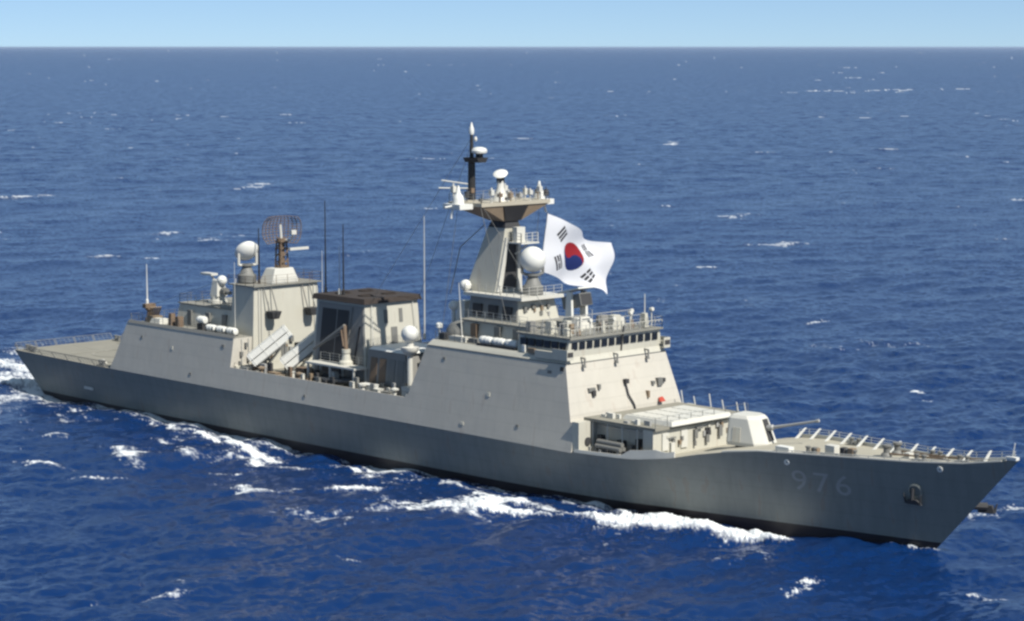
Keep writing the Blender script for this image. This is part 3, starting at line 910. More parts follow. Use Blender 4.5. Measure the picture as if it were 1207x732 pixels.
def whip(p, L, m, r=.07, lean=(0, 0)):
    mb = MB(); p = Vector(p); t = p + Vector((lean[0], lean[1], L))
    mb.lathe(p, [(.18, 0), (.16, .6), (.08, .7)], n=8)
    mb.tube([p + Vector((0, 0, .5)), p.lerp(t, .5), t], r, 5, r2=r * .45)
    return mb.build("whip_antenna", m, ship)
whip((27.2, -5.4, 13.5), 5.0, M['white'], .09)
whip((45.5, -5.6, 11.45), 8.6, M['lwhite'], .05)
whip((33.5, 3.5, 14.15), 2.4, M['white'], .09)
whip((49.2, 4.6, 14.0), 7.0, M['lwhite'], .05)
whip((46.3, -2.6, 17.34), 6.6, M['black'], .13)
whip((59.0, -2.8, 17.3), 10.5, M['black'], .11)
whip((62.2, -2.8, 17.3), 8.0, M['black'], .11)
whip((61.5, -2.8, 17.3), 5.5, M['lwhite'], .06)
whip((68.3, 4.0, 12.2), 14.0, M['lwhite'], .08)

# ---- anti-ship missile canisters, firing up and to port
def canisters(x0, y0, z0, lab):
    d = Vector((0.46, 0.62, 0.62)).normalized()
    sx = d.cross(Vector((0, 0, 1))).normalized(); up = sx.cross(d).normalized()
    root_mb = MB()
    L = 5.6
    c = Vector((x0, y0, z0))
    for a in (.7, L - 1.2):
        for s in (-.75, .75):
            p = c + d * a + sx * s - up * .45
            root_mb.tube([p, (p.x, p.y, 7.34)], .10, 5)
    for s in (-.75, .75):
        p = c + d * .7 + sx * s - up * .45; q = c + d * (L - 1.2) + sx * s - up * .45
        root_mb.tube([p, q], .12, 5); root_mb.tube([(p.x, p.y, 7.4), (q.x, q.y, 7.4)], .09, 5); root_mb.tube([(p.x, p.y, 7.4), q], .08, 5)
    root = root_mb.build("missile_launcher", M['mid'], ship)
    root["label"] = lab
    for i in (-1, 1):
        for j in (0, 1):
            mb = MB()
            mb.obox(c + d * L / 2 + sx * i * .45 + up * (j * .82), (.76, L, .70), (sx, d, up))
            for t in (.05, .35, .65, .95):
                mb.obox(c + d * L * t + sx * i * .45 + up * (j * .82), (.82, .10, .76), (sx, d, up))
            mb.build("canister", M['white'], root)
canisters(50.6, -6.9, 8.7, "white missile canisters tilted up to port beside the aft tower, forward set")
canisters(54.2, -4.9, 8.4, "missile canisters tilted to port, the set nearer the funnel")
root = None

# ---- funnel
mb = MB()
mb.frus(58.2, 68.0, -4.5, 4.5, 7.34, 58.8, 67.2, -3.9, 3.9, 16.7)
fun = mb.build("funnel", M['paint2'], ship, bevel=.08)
mb = MB(); mb.frus(58.7, 67.7, -4.53, -4.3, 7.6, 59.2, 67.0, -3.98, -3.7, 16.4); mb.build("funnel_shade_sheet", M['house'], fun)  # dark sheet over the starboard face, painting in its shade
def fun_side(x, z):  # starboard face
    return -(4.5 - (z - 7.34) * .6 / 9.36)
def panel(parent, name, x0, x1, z0, z1, m, proud=.05, slant=0.0):
    mb = MB()
    a, b = fun_side(0, z0), fun_side(0, z1)
    mb.hexa([(x0, a - proud, z0), (x1, a - proud, z0), (x1, a + .1, z0), (x0, a + .1, z0)],
            [(x0 + slant, b - proud, z1), (x1 + slant, b - proud, z1), (x1 + slant, b + .1, z1), (x0 + slant, b + .1, z1)])
    return mb.build(name, m, parent)
panel(fun, "air_intake", 59.5, 62.0, 8.6, 15.8, M['dark'], .09, slant=.5)
panel(fun, "air_intake", 62.2, 64.2, 8.6, 15.8, M['dark'], .09, slant=.5)
panel(fun, "louvre", 63.9, 64.2, 9.0, 16.2, M['mid'], .16, slant=1.2)
panel(fun, "louvre", 65.5, 65.8, 9.0, 14.2, M['dark'], .10, slant=1.0)
mb = MB()
mb.frus(58.3, 67.6, -4.3, 4.3, 16.71, 58.5, 67.4, -4.1, 4.1, 17.3)
cap = mb.build("funnel_cap", M['soot'], fun)
mb = MB()
for (x, y) in ((60.8, -1.7), (60.8, 1.7), (64.8, -1.7), (64.8, 1.7)):
    mb.lathe((x, y, 17.2), [(.9, 0), (.9, .22), (.75, .22), (.72, .1)], n=16)
mb.build_split("exhaust_pipe", M['soot'], cap)
for (y, w, z0, z1) in ((-1.2, .5, 14.4, 15.9), (1.0, .5, 14.4, 15.9), (-.3, .9, 11.8, 13.9)):
    mb = MB()
    mb.hexa([(68.0 - (z0 - 7.34) * .0855 - .1, y, z0), (68.0 - (z0 - 7.34) * .0855 + .07, y, z0), (68.0 - (z0 - 7.34) * .0855 + .07, y + w, z0), (68.0 - (z0 - 7.34) * .0855 - .1, y + w, z0)],
            [(68.0 - (z1 - 7.34) * .0855 - .1, y, z1), (68.0 - (z1 - 7.34) * .0855 + .07, y, z1), (68.0 - (z1 - 7.34) * .0855 + .07, y + w, z1), (68.0 - (z1 - 7.34) * .0855 - .1, y + w, z1)])
    mb.build("vent_cover", M['mid'], fun)
mb = MB()
for y in (-3.4, 3.3):
    mb.tube([(68.05, y, 12.0), (67.4, y * .9, 16.6)], .05, 5)
mb.build_split("pipe", M['lwhite'], fun)

# intake house between funnel and bridge block
mb = MB()
mb.frus(69.0, 76.0, -5.4, 5.4, 7.34, 69.0, 75.2, -4.9, 4.9, 12.0)
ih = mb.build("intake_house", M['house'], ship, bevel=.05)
for k in range(4):
    mb = MB(); x = 69.6 + k * 1.5
    y0, y1 = 5.4 - .9 * .107, 5.4 - 3.8 * .107
    mb.hexa([(x, -y0 - .05, 8.2), (x + 1.1, -y0 - .05, 8.2), (x + 1.1, -y0 + .1, 8.2), (x, -y0 + .1, 8.2)],
            [(x, -y1 - .05, 11.2), (x + 1.1, -y1 - .05, 11.2), (x + 1.1, -y1 + .1, 11.2), (x, -y1 + .1, 11.2)])
    mb.build("louvre", M['rustbrown'] if k < 2 else M['mid'], ih)
mb = MB(); mb.frus(69.2, 75.6, -5.1, 1.5, 12.01, 69.5, 75.2, -4.6, 1.0, 12.35); mb.build("canvas_cover", M['white'], ih, bevel=.1)
mb = MB(); mb.box(67.9, 69.05, -3.5, 3.5, 7.34, 11.4); mb.build("uptake_trunk", M['mid'], ship)
mb = MB(); mb.box(76.0, 79.2, -3.4, 3.4, 7.34, 11.6); mb.build("passage_house", M['mid'], ship)
# satcom dome on a pedestal
mb = MB()
mb.lathe((76.3, -5.2, 7.34), [(.35, 0), (.3, 4.6), (.8, 5.0), (1.0, 5.3), (1.0, 5.6), (.45, 5.7), (.4, 6.2)], n=14)
sc_ = mb.build("satellite_dome", M['lwhite'], ship, smooth=True)
sc_["label"] = "white ball shaped satellite dome between funnel and bridge"
mb = MB(); mb.sphere((76.3, -5.2, 14.35), .95); mb.build("radome", M['white'], sc_, smooth=True)

# ---- boat platform, crane and the boats
mb = MB()
mb.box(60.4, 69.0, -7.0, -4.8, 9.75, 9.95)
for x in (60.7, 64.6, 68.7):
    for y in (-6.8, -5.0):
        mb.box(x - .1, x + .1, y - .1, y + .1, 7.335, 9.75)
mb.rail([(60.5, -4.85, 9.95), (68.9, -4.85, 9.95)], h=.9)
mb.build("boat_platform", M['lwhite'], ship)
mb = MB()
mb.lathe((65.6, -5.3, 9.96), [(.8, 0), (.8, .3), (.55, .5), (.42, 1.2), (.5, 1.3), (.5, 1.7)], n=14)
cr = mb.build("boat_crane", M['paint2'], ship)
mb = MB(); mb.tube([(65.6, -5.3, 11.5), (65.2, -5.2, 14.3)], .24, 8); mb.tube([(65.5, -5.6, 12.0), (65.0, -5.5, 13.8)], .10, 6); mb.build("boom", M['rustbrown'], cr)
mb = MB(); mb.tube([(65.3, -5.2, 14.2), (60.2, -5.6, 11.2)], .27, 8, r2=.16); mb.tube([(64.6, -5.2, 13.3), (62.6, -5.4, 12.4)], .09, 6); mb.tube([(60.3, -5.6, 11.2), (60.3, -5.6, 10.3)], .03, 4); mb.build("jib", M['mid'], cr)

def inflatable(x, y, z, L, label):
    root = bpy.data.objects.new("inflatable_boat", None); col.objects.link(root)
    root.location = (x, y, z); ORIGIN[root.name] = (x, y, z)
    tag(root, label, "boat", "inflatable boats on the midship deck")
    mb = MB(); mb.frus(x - L * .48, x + L * .30, y - .35, y + .35, z + .25, x - L * .5, x + L * .42, y - .8, y + .8, z + .85)
    mb.build("boat_hull", M['mid'], root)
    mb = MB()
    pts = [(x - L * .5, y - .95, z + .85), (x + L * .2, y - .95, z + .88), (x + L * .38, y - .7, z + .98), (x + L * .48, y, z + 1.1), (x + L * .38, y + .7, z + .98), (x + L * .2, y + .95, z + .88), (x - L * .5, y + .95, z + .85)]
    mb.tube(pts, .27, 10); mb.build("tube", M['rubber'], root, smooth=True)
    mb = MB(); mb.frus(x - .5, x + .4, y - .35, y + .35, z + .85, x - .3, x + .3, y - .3, y + .3, z + 1.75); mb.build("console", M['lwhite'], root, bevel=.05)
    mb = MB(); mb.frus(x - L * .55, x - L * .44, y - .25, y + .25, z + .5, x - L * .54, x - L * .45, y - .2, y + .2, z + 1.6); mb.build("outboard_motor", M['black'], root, bevel=.04)
    return root
inflatable(64.3, -5.9, 7.34, 6.4, "dark grey inflatable boat stowed under the white platform by the funnel")
# deck gear on the midship deck
for (x0, x1, y0, y1, h, m) in ((70.0, 72.2, -7.2, -6.2, 1.1, 'white'), (72.6, 73.4, -7.3, -6.5, .8, 'lwhite'), (74.0, 75.2, -7.4, -6.4, .7, 'mid'), (77.2, 78.6, -7.2, -6.0, 1.5, 'lwhite'),
                               (57.2, 58.0, -7.0, -6.2, 1.0, 'lwhite'), (58.2, 59.6, -6.6, -5.6, 1.6, 'rustbrown'), (53.9, 55.4, -7.4, -6.6, .7, 'tan'), (49.0, 50.4, -7.6, -6.9, .8, 'lwhite'), (56.0, 57.0, -7.5, -6.9, .6, 'tan')):
    mb = MB(); mb.box(x0, x1, y0, y1, 7.335, 7.335 + h); mb.box(x0 - .05, x1 + .05, y0 - .05, y1 + .05, 7.335 + h, 7.4 + h)
    mb.build("deck_locker", M[m], ship)
for (x, y) in ((71.2, -7.6), (59.9, -7.5), (76.2, -7.3), (53.2, -7.7)):
    mb = MB(); mb.lathe((x, y, 7.335), [(.3, 0), (.25, .1), (.2, .9), (.45, 1.1), (.45, 1.25), (.05, 1.4)], n=12); mb.build("ventilator", M['tan'] if x < 60 else M['lwhite'], ship, smooth=True)
mb = MB(); mb.rail([(48.3, -7.9, 8.1), (79, -7.9, 8.1)], h=.5, lines=1, step=3); mb.rail([(48.3, 7.9, 8.1), (79, 7.9, 8.1)], h=.7)
mb.build_split("railing", M['mid'], ship, key=lambda c: c.y > 0)

# ---- bridge block
mb = MB()
zt = 13.9
mb.hexa([(79.35, -sy(8.4), 8.402), (103.75, -sy(8.4), 8.402), (103.75, sy(8.4), 8.402), (79.35, sy(8.4), 8.402)],
        [(81.5, -sy(zt), zt), (102.15, -sy(zt), zt), (102.15, sy(zt), zt), (81.5, sy(zt), zt)])
blk = mb.build("bridge_block", M['paint'], ship)
mb = MB()   # chamfered top band
mb.hexa([(81.5, -sy(zt), zt + .002), (102.15, -sy(zt), zt + .002), (102.15, sy(zt), zt + .002), (81.5, sy(zt), zt + .002)],
        [(81.9, -6.85, 14.48), (101.95, -6.95, 14.48), (101.95, 6.95, 14.48), (81.9, 6.85, 14.48)])
mb.build("upper_band", M['paint2'], blk)
mb = MB(); mb.box(82.1, 96.5, -6.75, 6.75, 14.482, 14.51); mb.build("roof", M['roof'], blk)
mb = MB(); mb.box(81.7, 102.3, -sy(zt) - .05, -sy(zt) + .1, zt - .06, zt + .03); mb.build("rubbing_strip", M['mid'], blk)
mb = MB(); mb.box(102.0, 102.22, -sy(zt), sy(zt), zt - .04, zt + .03); mb.build("rubbing_strip", M['mid'], blk)
# fittings on the bright front face
def fx(z): return 103.75 - (z - 8.4) * 1.6 / 5.5
for (y, z, w, h, m) in ((-5.0, 11.0, .9, .35, 'mid'), (-4.6, 10.5, .45, .6, 'dark'), (-3.6, 11.1, .3, .5, 'mid'), (4.2, 10.8, .4, .35, 'mid'), (5.0, 10.6, .7, .8, 'mid'), (5.9, 10.9, .3, .4, 'dark'), (3.2, 9.6, .25, .7, 'tan')):
    mb = MB(); mb.box(fx(z + h) - .1, fx(z) + .22, y, y + w, z, z + h); mb.build("junction_box", M[m], blk)
for y in (-5.0, -.3, 4.3):
    mb = MB(); mb.tube([(fx(14.2) - .1, y, 14.35), (fx(14.2) + .5, y, 14.3), (fx(13.5) + .35, y - .1, 13.6)], .10, 6); mb.lathe((fx(13.5) + .3, y - .1, 13.4), [(.22, 0), (.16, .3)], n=10)
    mb.build("floodlight", M['mid'], blk)
mb = MB(); mb.tube([(fx(11.6) + .15, .4, 11.6), (fx(10) + .15, .45, 10.2), (fx(9.6) + .3, 1.0, 9.2), (fx(9) + .3, 1.1, 8.5)], .09, 6); mb.box(fx(11.4), fx(11.4) + .4, .2, .7, 11.3, 11.75)
mb.build("cable_run", M['dark'], blk)
mb = MB(); mb.hexa([(103.9, 4.5, 9.1), (104.2, 4.5, 9.1), (104.2, 5.2, 9.1), (103.9, 5.2, 9.1)], [(103.55, 4.8, 9.45), (103.7, 4.8, 9.45), (103.7, 5.3, 9.5), (103.55, 5.3, 9.5)])
mb.build("canvas_cover", M['red'], blk)

# ---- bridge with its row of windows
mb = MB()
mb.hexa([(94.6, -6.7, 14.49), (101.9, -6.9, 14.49), (101.9, 6.9, 14.49), (94.6, 6.7, 14.49)],
        [(94.6, -6.4, 16.25), (102.0, -6.6, 16.25), (102.0, 6.6, 16.25), (94.6, 6.4, 16.25)])
br = mb.build("bridge", M['paint2'], ship)
mb = MB(); mb.box(94.4, 102.3, -6.8, 6.8, 16.252, 16.42); mb.build("roof", M['roof'], br)
for k in range(12):
    y = -6.3 + k * 1.065
    mb = MB(); mb.box(101.85, 102.03, y, y + .82, 15.2, 15.95)
    w = mb.build("window", M['glass'], br)
for k in range(6):
    x = 95.2 + k * 1.12
    for s in (-1, 1):
        yy = 6.9 - (15.55 - 14.49) * .17
        mb = MB(); mb.box(x, x + .85, s * yy - .12, s * yy + .12, 15.2, 15.95); mb.build("window", M['glass'], br)
for s in (-1, 1):
    mb = MB()
    y0, y1 = (6.95, 7.35) if s > 0 else (-7.35, -6.95)
    mb.box(97.8, 102.2, y0, y1, 14.2, 14.95)
    if s > 0: mb.box(100.5, 102.6, 6.6, 7.55, 14.3, 14.42); mb.box(102.48, 102.6, 6.6, 7.55, 14.42, 15.35); mb.box(100.5, 102.48, 7.45, 7.55, 14.42, 15.35)
    else: mb.box(100.5, 102.6, -7.55, -6.6, 14.3, 14.42); mb.box(102.48, 102.6, -7.55, -6.6, 14.42, 15.35); mb.box(100.5, 102.48, -7.55, -7.45, 14.42, 15.35)
    wg = mb.build("bridge_wing", M['paint2'], br)
    mb = MB(); mb.box(102.58, 102.63, s * 7.1 - .38, s * 7.1 + .38, 14.62, 15.1); mb.build("opening", M['dark'], wg)
mb = MB(); mb.rail([(95, -6.7, 16.42), (102.2, -6.7, 16.42), (102.2, 6.7, 16.42), (95, 6.7, 16.42)], h=1.15, step=1.1)
mb.build("railing", M['mid2'], br)
# clutter on the bridge roof
for (x0, x1, y0, y1, h, m) in ((97.6, 98.6, -5.8, -4.9, 1.3, 'lwhite'), (99.3, 99.8, -4.2, -3.5, 1.0, 'tan'), (95.2, 96.0, -6.2, -5.2, 1.1, 'paint2'), (99.5, 100.0, -5.5, -5.1, 1.3, 'mid'), (98.4, 98.8, -1.8, -1.4, 1.5, 'white'), (100.9, 101.3, -4.6, -4.2, .7, 'tan'), (100.4, 100.8, 3.6, 4.1, .9, 'rustbrown'), (99.0, 99.4, .2, .6, 1.5, 'mid'), (101.0, 101.4, -1.2, -.8, 1.2, 'lwhite'), (99.6, 100.6, 1.2, 2.4, 1.5, 'lwhite'),
                               (98.2, 99.4, 3.4, 4.2, 1.1, 'white'), (100.7, 101.5, 4.9, 5.5, 1.5, 'lwhite'), (99.9, 100.5, -.6, -.1, .9, 'tan'), (96.0, 97.0, 3.2, 4.6, 1.0, 'paint2'), (100.2, 101.0, -5.9, -5.2, .8, 'lwhite'), (97.4, 98.3, -3.2, -2.4, 1.1, 'lwhite')):
    mb = MB(); mb.frus(x0, x1, y0, y1, 16.425, x0 + .1, x1 - .1, y0 + .1, y1 - .1, 16.42 + h); mb.build("roof_locker", M[{'lwhite': 'paint2', 'white': 'lwhite', 'mid': 'mid', 'tan': 'tan', 'rustbrown': 'rustbrown', 'paint2': 'house'}[m]], br, bevel=.04)
for (x, y, h) in ((101.3, -3.0, 1.3), (101.3, 2.9, 1.6), (101.2, 6.2, 1.7), (98.9, 5.6, 1.4), (101.3, .4, 1.2)):
    mb = MB(); mb.tube([(x, y, 16.42), (x, y, 16.42 + h)], .06, 6); mb.lathe((x - .2, y, 16.5 + h), [(.18, 0), (.22, .3), (.20, .4)], (1, 0, .2), 12); mb.build("searchlight", M['lwhite'], br)
mb = MB(); mb.tube([(101.9, .9, 14.5), (102.25, .9, 17.0)], .10, 5); mb.build("jackstaff_bracket", M['dark'], br)

mb = MB()
for k in range(12):
    y = -6.2 + k * 1.13
    mb.tube([(101.7 - (k % 3) * .5, y, 16.42), (101.7 - (k % 3) * .5, y, 17.2 + .35 * ((k * 7) % 4) / 2)], .05, 4)
mb.tube([(98.0, -6.4, 17.9), (98.0, 6.4, 17.9)], .05, 4); mb.tube([(100.4, -6.4, 17.7), (100.4, 6.4, 17.7)], .04, 4)
for y in (-6.4, -2, 2, 6.4): mb.tube([(98.0, y, 16.42), (98.0, y, 17.9)], .05, 4); mb.tube([(100.4, y, 16.42), (100.4, y, 17.7)], .05, 4)
mb.build("signal_frame", M['mid2'], br)
mb = MB(); mb.rail([(95, -6.7, 17.0), (102.2, -6.7, 17.0), (102.2, 6.7, 17.0)], h=.25, step=.5, lines=1, r=.05); mb.build("wind_screen", M['paint2'], br)
# anti-missile launcher on the bridge roof
mb = MB()
mb.frus(95.2, 97.8, -1.2, 1.2, 16.425, 95.5, 97.5, -.9, .9, 17.6)
ram = mb.build("missile_launcher", M['lwhite'], ship, bevel=.06)
ram["label"] = "boxy white launcher tilted on a pedestal above the bridge"
mb = MB()
ax = Vector((math.cos(R(14)), 0, math.sin(R(14)))); ay = Vector((0, 1, 0)); az = ax.cross(ay)
for s in (-1, 1):
    mb.frus(96.0, 96.9, s * 1.05 - .16, s * 1.05 + .16, 17.6, 96.1, 96.8, s * 1.05 - .14, s * 1.05 + .14, 20.2)
mb.build_split("side_arm", M['white'], ram)
mb = MB(); mb.obox(Vector((96.5, 0, 19.2)), (2.7, 1.7, 1.3), (ax, ay, az)); mb.build("launch_box", M['mid'], ram, bevel=.06)
mb = MB(); mb.obox(Vector((96.4, 0, 20.35)), (3.1, 2.5, .16), (ax, ay, az)); mb.build("top_cover", M['white'], ram)
mb = MB(); mb.obox(Vector((96.5, 0, 19.2)) + ax * 1.36, (.06, 1.5, 1.1), (ax, ay, az)); mb.build("muzzle_cover", M['dark'], ram)

# ---- deckhouses under the main mast
mb = MB()
mb.hexa([(83.5, -4.6, 14.512), (94.58, -5.0, 14.512), (94.58, 5.0, 14.512), (83.5, 4.6, 14.512)],
        [(84.0, -4.3, 16.5), (93.6, -4.5, 16.5), (93.6, 4.5, 16.5), (84.0, 4.3, 16.5)])
d2 = mb.build("lower_deckhouse", M['paint2'], ship, bevel=.05)
mb = MB(); mb.box(83.7, 94.2, -4.75, 4.75, 16.51, 16.66); mb.build("roof", M['roof'], d2)
for (x, m) in ((85.6, 'rustbrown'), (89.2, 'mid'), (92.0, 'mid')):
    mb = MB(); mb.box(x, x + .85, -4.86, -4.4, 14.6, 16.3); mb.build("door", M[m], d2)
mb = MB(); mb.lathe((82.8, -3.8, 14.51), [(1.5, 0), (1.45, .9), (1.0, 1.5), (.3, 1.75)], n=20); mb.build("ventilator", M['mid'], ship, smooth=True)
mb = MB(); mb.rail([(83.8, -4.7, 16.66), (94.1, -4.7, 16.66)], h=1.0, step=1.3); mb.rail([(83.8, 4.7, 16.66), (94.1, 4.7, 16.66)]); mb.build_split("railing", M['lwhite'], d2, key=lambda c: c.y > 0)
mb = MB()
mb.hexa([(83.0, -2.9, 16.67), (90.9, -3.0, 16.67), (90.9, 3.0, 16.67), (83.0, 2.9, 16.67)],
        [(83.2, -2.6, 18.95), (90.5, -2.6, 18.95), (90.5, 2.6, 18.95), (83.2, 2.6, 18.95)])
d3 = mb.build("upper_deckhouse", M['paint2'], ship, bevel=.05)
mb = MB(); mb.box(82.6, 91.5, -3.1, 3.1, 18.96, 19.3); mb.build("roof", M['lwhite'], d3)
mb = MB(); mb.hexa([(83.2, -2.97, 16.8), (90.7, -3.06, 16.8), (90.7, -2.8, 16.8), (83.2, -2.8, 16.8)], [(83.3, -2.68, 18.85), (90.4, -2.68, 18.85), (90.4, -2.5, 18.85), (83.3, -2.5, 18.85)]); mb.build("side_shade_panel", M['house'], d3)  # darker grey laid over the starboard side to imitate its shade
for k, x in enumerate((84.0, 86.4, 88.6)):
    mb = MB(); mb.box(x, x + 1.3, -3.08, -2.7, 16.9, 18.2); mb.build("door" if k == 1 else "vent_box", M['dark'], d3)
for (y, z) in ((-.9, 18.0), (.2, 17.2), (1.3, 17.9)):
    mb = MB(); mb.box(90.6, 90.9, y, y + .4, z, z + .4); mb.build("junction_box", M['mid'], d3)
mb = MB(); mb.rail([(82.8, -3.0, 19.3), (91.3, -3.0, 19.3), (91.3, 3.0, 19.3)], h=1.0, step=1.1); mb.build("railing", M['lwhite'], d3)
# small satcom domes and box aft of the mast
mb = MB(); mb.frus(80.7, 82.2, -2.6, -.9, 15.7, 80.9, 82.0, -2.4, -1.1, 18.2); mb.tube([(81.4, -1.7, 14.5), (81.4, -1.7, 15.7)], .5, 10)
bx = mb.build("equipment_cabinet", M['lwhite'], ship, bevel=.05)
for (x, y, z, r, zb) in ((82.3, -2.5, 19.9, .62, 19.0), (80.4, -2.5, 17.6, .55, 14.51)):
    mb = MB(); mb.lathe((x, y, zb), [(.3, 0), (.22, .3), (.22, z - zb - .3)], n=10); a = mb.build("satellite_dome", M['lwhite'], ship)
    a["label"] = "small white satellite dome behind the main mast"
    mb = MB(); mb.sphere((x, y, z), r); mb.build("radome", M['white'], a, smooth=True)
# gear along the roof edge of the bridge block
for (x0, x1, y0, y1, h, m) in ((82.6, 83.4, -6.6, -5.9, .7, 'dark'), (84.0, 86.6, -6.5, -5.6, .5, 'lwhite'), (95.6, 96.0, -7.0, -6.8, .7, 'white'), (80.9+1.2, 82.6, 1.0, 3.0, 1.4, 'rustbrown'), (86.8, 88.2, -6.3, -5.6, .5, 'mid'), (96.6, 97.6, -7.2, -6.92, .5, 'tan')):
    mb = MB(); mb.box(x0, x1, y0, y1, 14.512, 14.512 + h); mb.build("roof_locker", M[m], ship)
for k, x in enumerate((82.3, 95.2)):
    mb = MB(); mb.lathe((x, -6.3, 14.512), [(.3, 0), (.3, .2), (.12, .3), (.12, 1.1), (.35, 1.2), (.35, 1.6), (.1, 1.75)], n=10); mb.build("ventilator", M['white'], ship, smooth=True)
whip((86.0, -6.4, 14.51), 6.2, M['lwhite'], .08, lean=(-.5, 0))
whip((81.9, 4.6, 14.51), 4.5, M['lwhite'], .05)
whip((100.6, 5.8, 16.42), 3.4, M['lwhite'], .09)
mb = MB(); mb.rail([(82.2, -6.75, 14.5), (88.2, -6.75, 14.5)], h=.9); mb.rail([(82.2, 6.75, 14.5), (94, 6.75, 14.5)], h=1.0); mb.build_split("railing", M['mid'], blk, key=lambda c: c.y > 0)

# ---- main mast
mb = MB()
def quad(x0, x1, y, z): return [(x0, -y, z), (x1, -y, z), (x1, y, z), (x0, y, z)]
mb.hexa(quad(81.6, 86.2, 1.9, 19.31), quad(84.2, 86.9, 1.05, 26.2))
mast = mb.build("main_mast", M['paint2'], ship, bevel=.06)
mast["label"] = "tapering grey mast carrying the radar platform"
def mfx(z): return 86.2 + (z - 19.31) * .7 / 6.89
def mfy(z): return 1.9 - (z - 19.31) * .85 / 6.89
mb = MB(); mb.hexa([(mfx(19.7), -1.15, 19.7), (mfx(19.7) + .05, -1.15, 19.7), (mfx(19.7) + .05, 1.15, 19.7), (mfx(19.7), 1.15, 19.7)],
                   [(mfx(24.8), -.62, 24.8), (mfx(24.8) + .05, -.62, 24.8), (mfx(24.8) + .05, .62, 24.8), (mfx(24.8), .62, 24.8)])
mb.build("recessed_panel", M['dark'], mast)
mb = MB()
for s in (-1, 1):
    mb.hexa([(mfx(19.4), s * 1.5 - .32, 19.4), (mfx(19.4) + .3, s * 1.5 - .32, 19.4), (mfx(19.4) + .3, s * 1.5 + .32, 19.4), (mfx(19.4), s * 1.5 + .32, 19.4)],
            [(mfx(25.2), s * .82 - .2, 25.2), (mfx(25.2) + .3, s * .82 - .2, 25.2), (mfx(25.2) + .3, s * .82 + .2, 25.2), (mfx(25.2), s * .82 + .2, 25.2)])
mb.build_split("mast_leg", M['lwhite'], mast)
mb = MB(); mb.hexa(quad(84.3, 86.95, 1.1, 26.21), quad(84.7, 86.8, .95, 26.9)); mb.build("mast_head", M['dark'], mast)
# yard platform with inverted pyramid below
mb = MB()
mb.hexa([(84.6, -1.2, 26.91), (86.9, -1.2, 26.91), (86.9, 1.2, 26.91), (84.6, 1.2, 26.91)],
        [(82.4, -4.9, 28.6), (87.4, -4.9, 28.6), (87.4, 4.9, 28.6), (82.4, 4.9, 28.6)])
plat = mb.build("mast_platform", M['tan'], mast)
mb = MB(); mb.box(82.3, 87.5, -5.0, 5.0, 28.61, 28.98); mb.build("platform_deck", M['yellowed'], plat)
mb = MB(); mb.hexa([(86.95, -1.15, 26.95), (87.02, -1.15, 26.95), (87.02, 1.15, 26.95), (86.95, 1.15, 26.95)],
                   [(87.42, -1.8, 28.55), (87.5, -1.8, 28.55), (87.5, 1.8, 28.55), (87.42, 1.8, 28.55)]); mb.build("recess_shade_panel", M['black'], plat)  # flat black sheet painting a recess's shade onto the front face
mb = MB()
for s in (-1, 1):
    mb.box(83.6, 86.2, s * 5.95 - .93, s * 5.95 + .93, 28.35, 28.9)
    mb.tube([(84.9, s * 6.7, 28.36), (84.9, s * 6.9, 27.4)], .12, 5); mb.tube([(84.9, s * 6.8, 28.7), (84.9, s * 7.8, 28.6)], .10, 5)
mb.build_split("yard_arm", M['white'], plat, key=lambda c: c.y > 0)
mb = MB(); mb.rail([(82.4, -4.9, 28.98), (87.4, -4.9, 28.98), (87.4, 4.9, 28.98), (82.4, 4.9, 28.98), (82.4, -4.9, 28.98)], h=.9, step=1.2, r=.03); mb.build("railing", M['mid2'], plat)
for s in (-1, 1):
    mb = MB(); mb.lathe((84.9, s * 5.9, 28.9), [(.62, 0), (.6, .5), (.5, .8), (.25, 1.1), (.1, 1.9)], n=14); mb.build("antenna_dome", M['white'], plat, smooth=True)
for (x, y, h, m) in ((87.3, -3.4, 1.6, 'lwhite'), (87.3, -2.2, 1.1, 'rustbrown'), (87.3, 2.2, 1.3, 'lwhite'), (87.3, 3.6, 1.7, 'lwhite'), (86.0, 4.6, 1.2, 'tan'), (82.6, -4.5, 1.9, 'lwhite'), (82.5, -1.8, 1.5, 'rustbrown'), (82.6, 3.0, 1.6, 'lwhite')):
    mb = MB(); mb.tube([(x, y, 28.98), (x, y, 28.98 + h)], .09, 5); mb.box(x - .22, x + .22, y - .22, y + .22, 28.98 + h * .5, 28.98 + h * .85); mb.build("aerial", M[m], plat)
mb = MB(); mb.lathe((85.6, -.5, 28.98), [(1.0, 0), (.7, .6), (.42, 1.3), (.3, 2.2), (.28, 2.7)], n=14)
dr = mb.build("surface_radar", M['lwhite'], mast, smooth=True)
mb = MB(); dd_ = Vector((.30, -.45, .84)).normalized(); mb.lathe(Vector((85.6, -.5, 31.8)), [(.74, 0), (.78, .07), (.65, .16), (.3, .24)], dd_, 20); mb.build("scanner", M['white'], dr, smooth=True)
mb = MB(); mb.box(85.3, 85.9, -.8, -.2, 30.9, 31.6); mb.build("gearbox", M['dark'], dr)
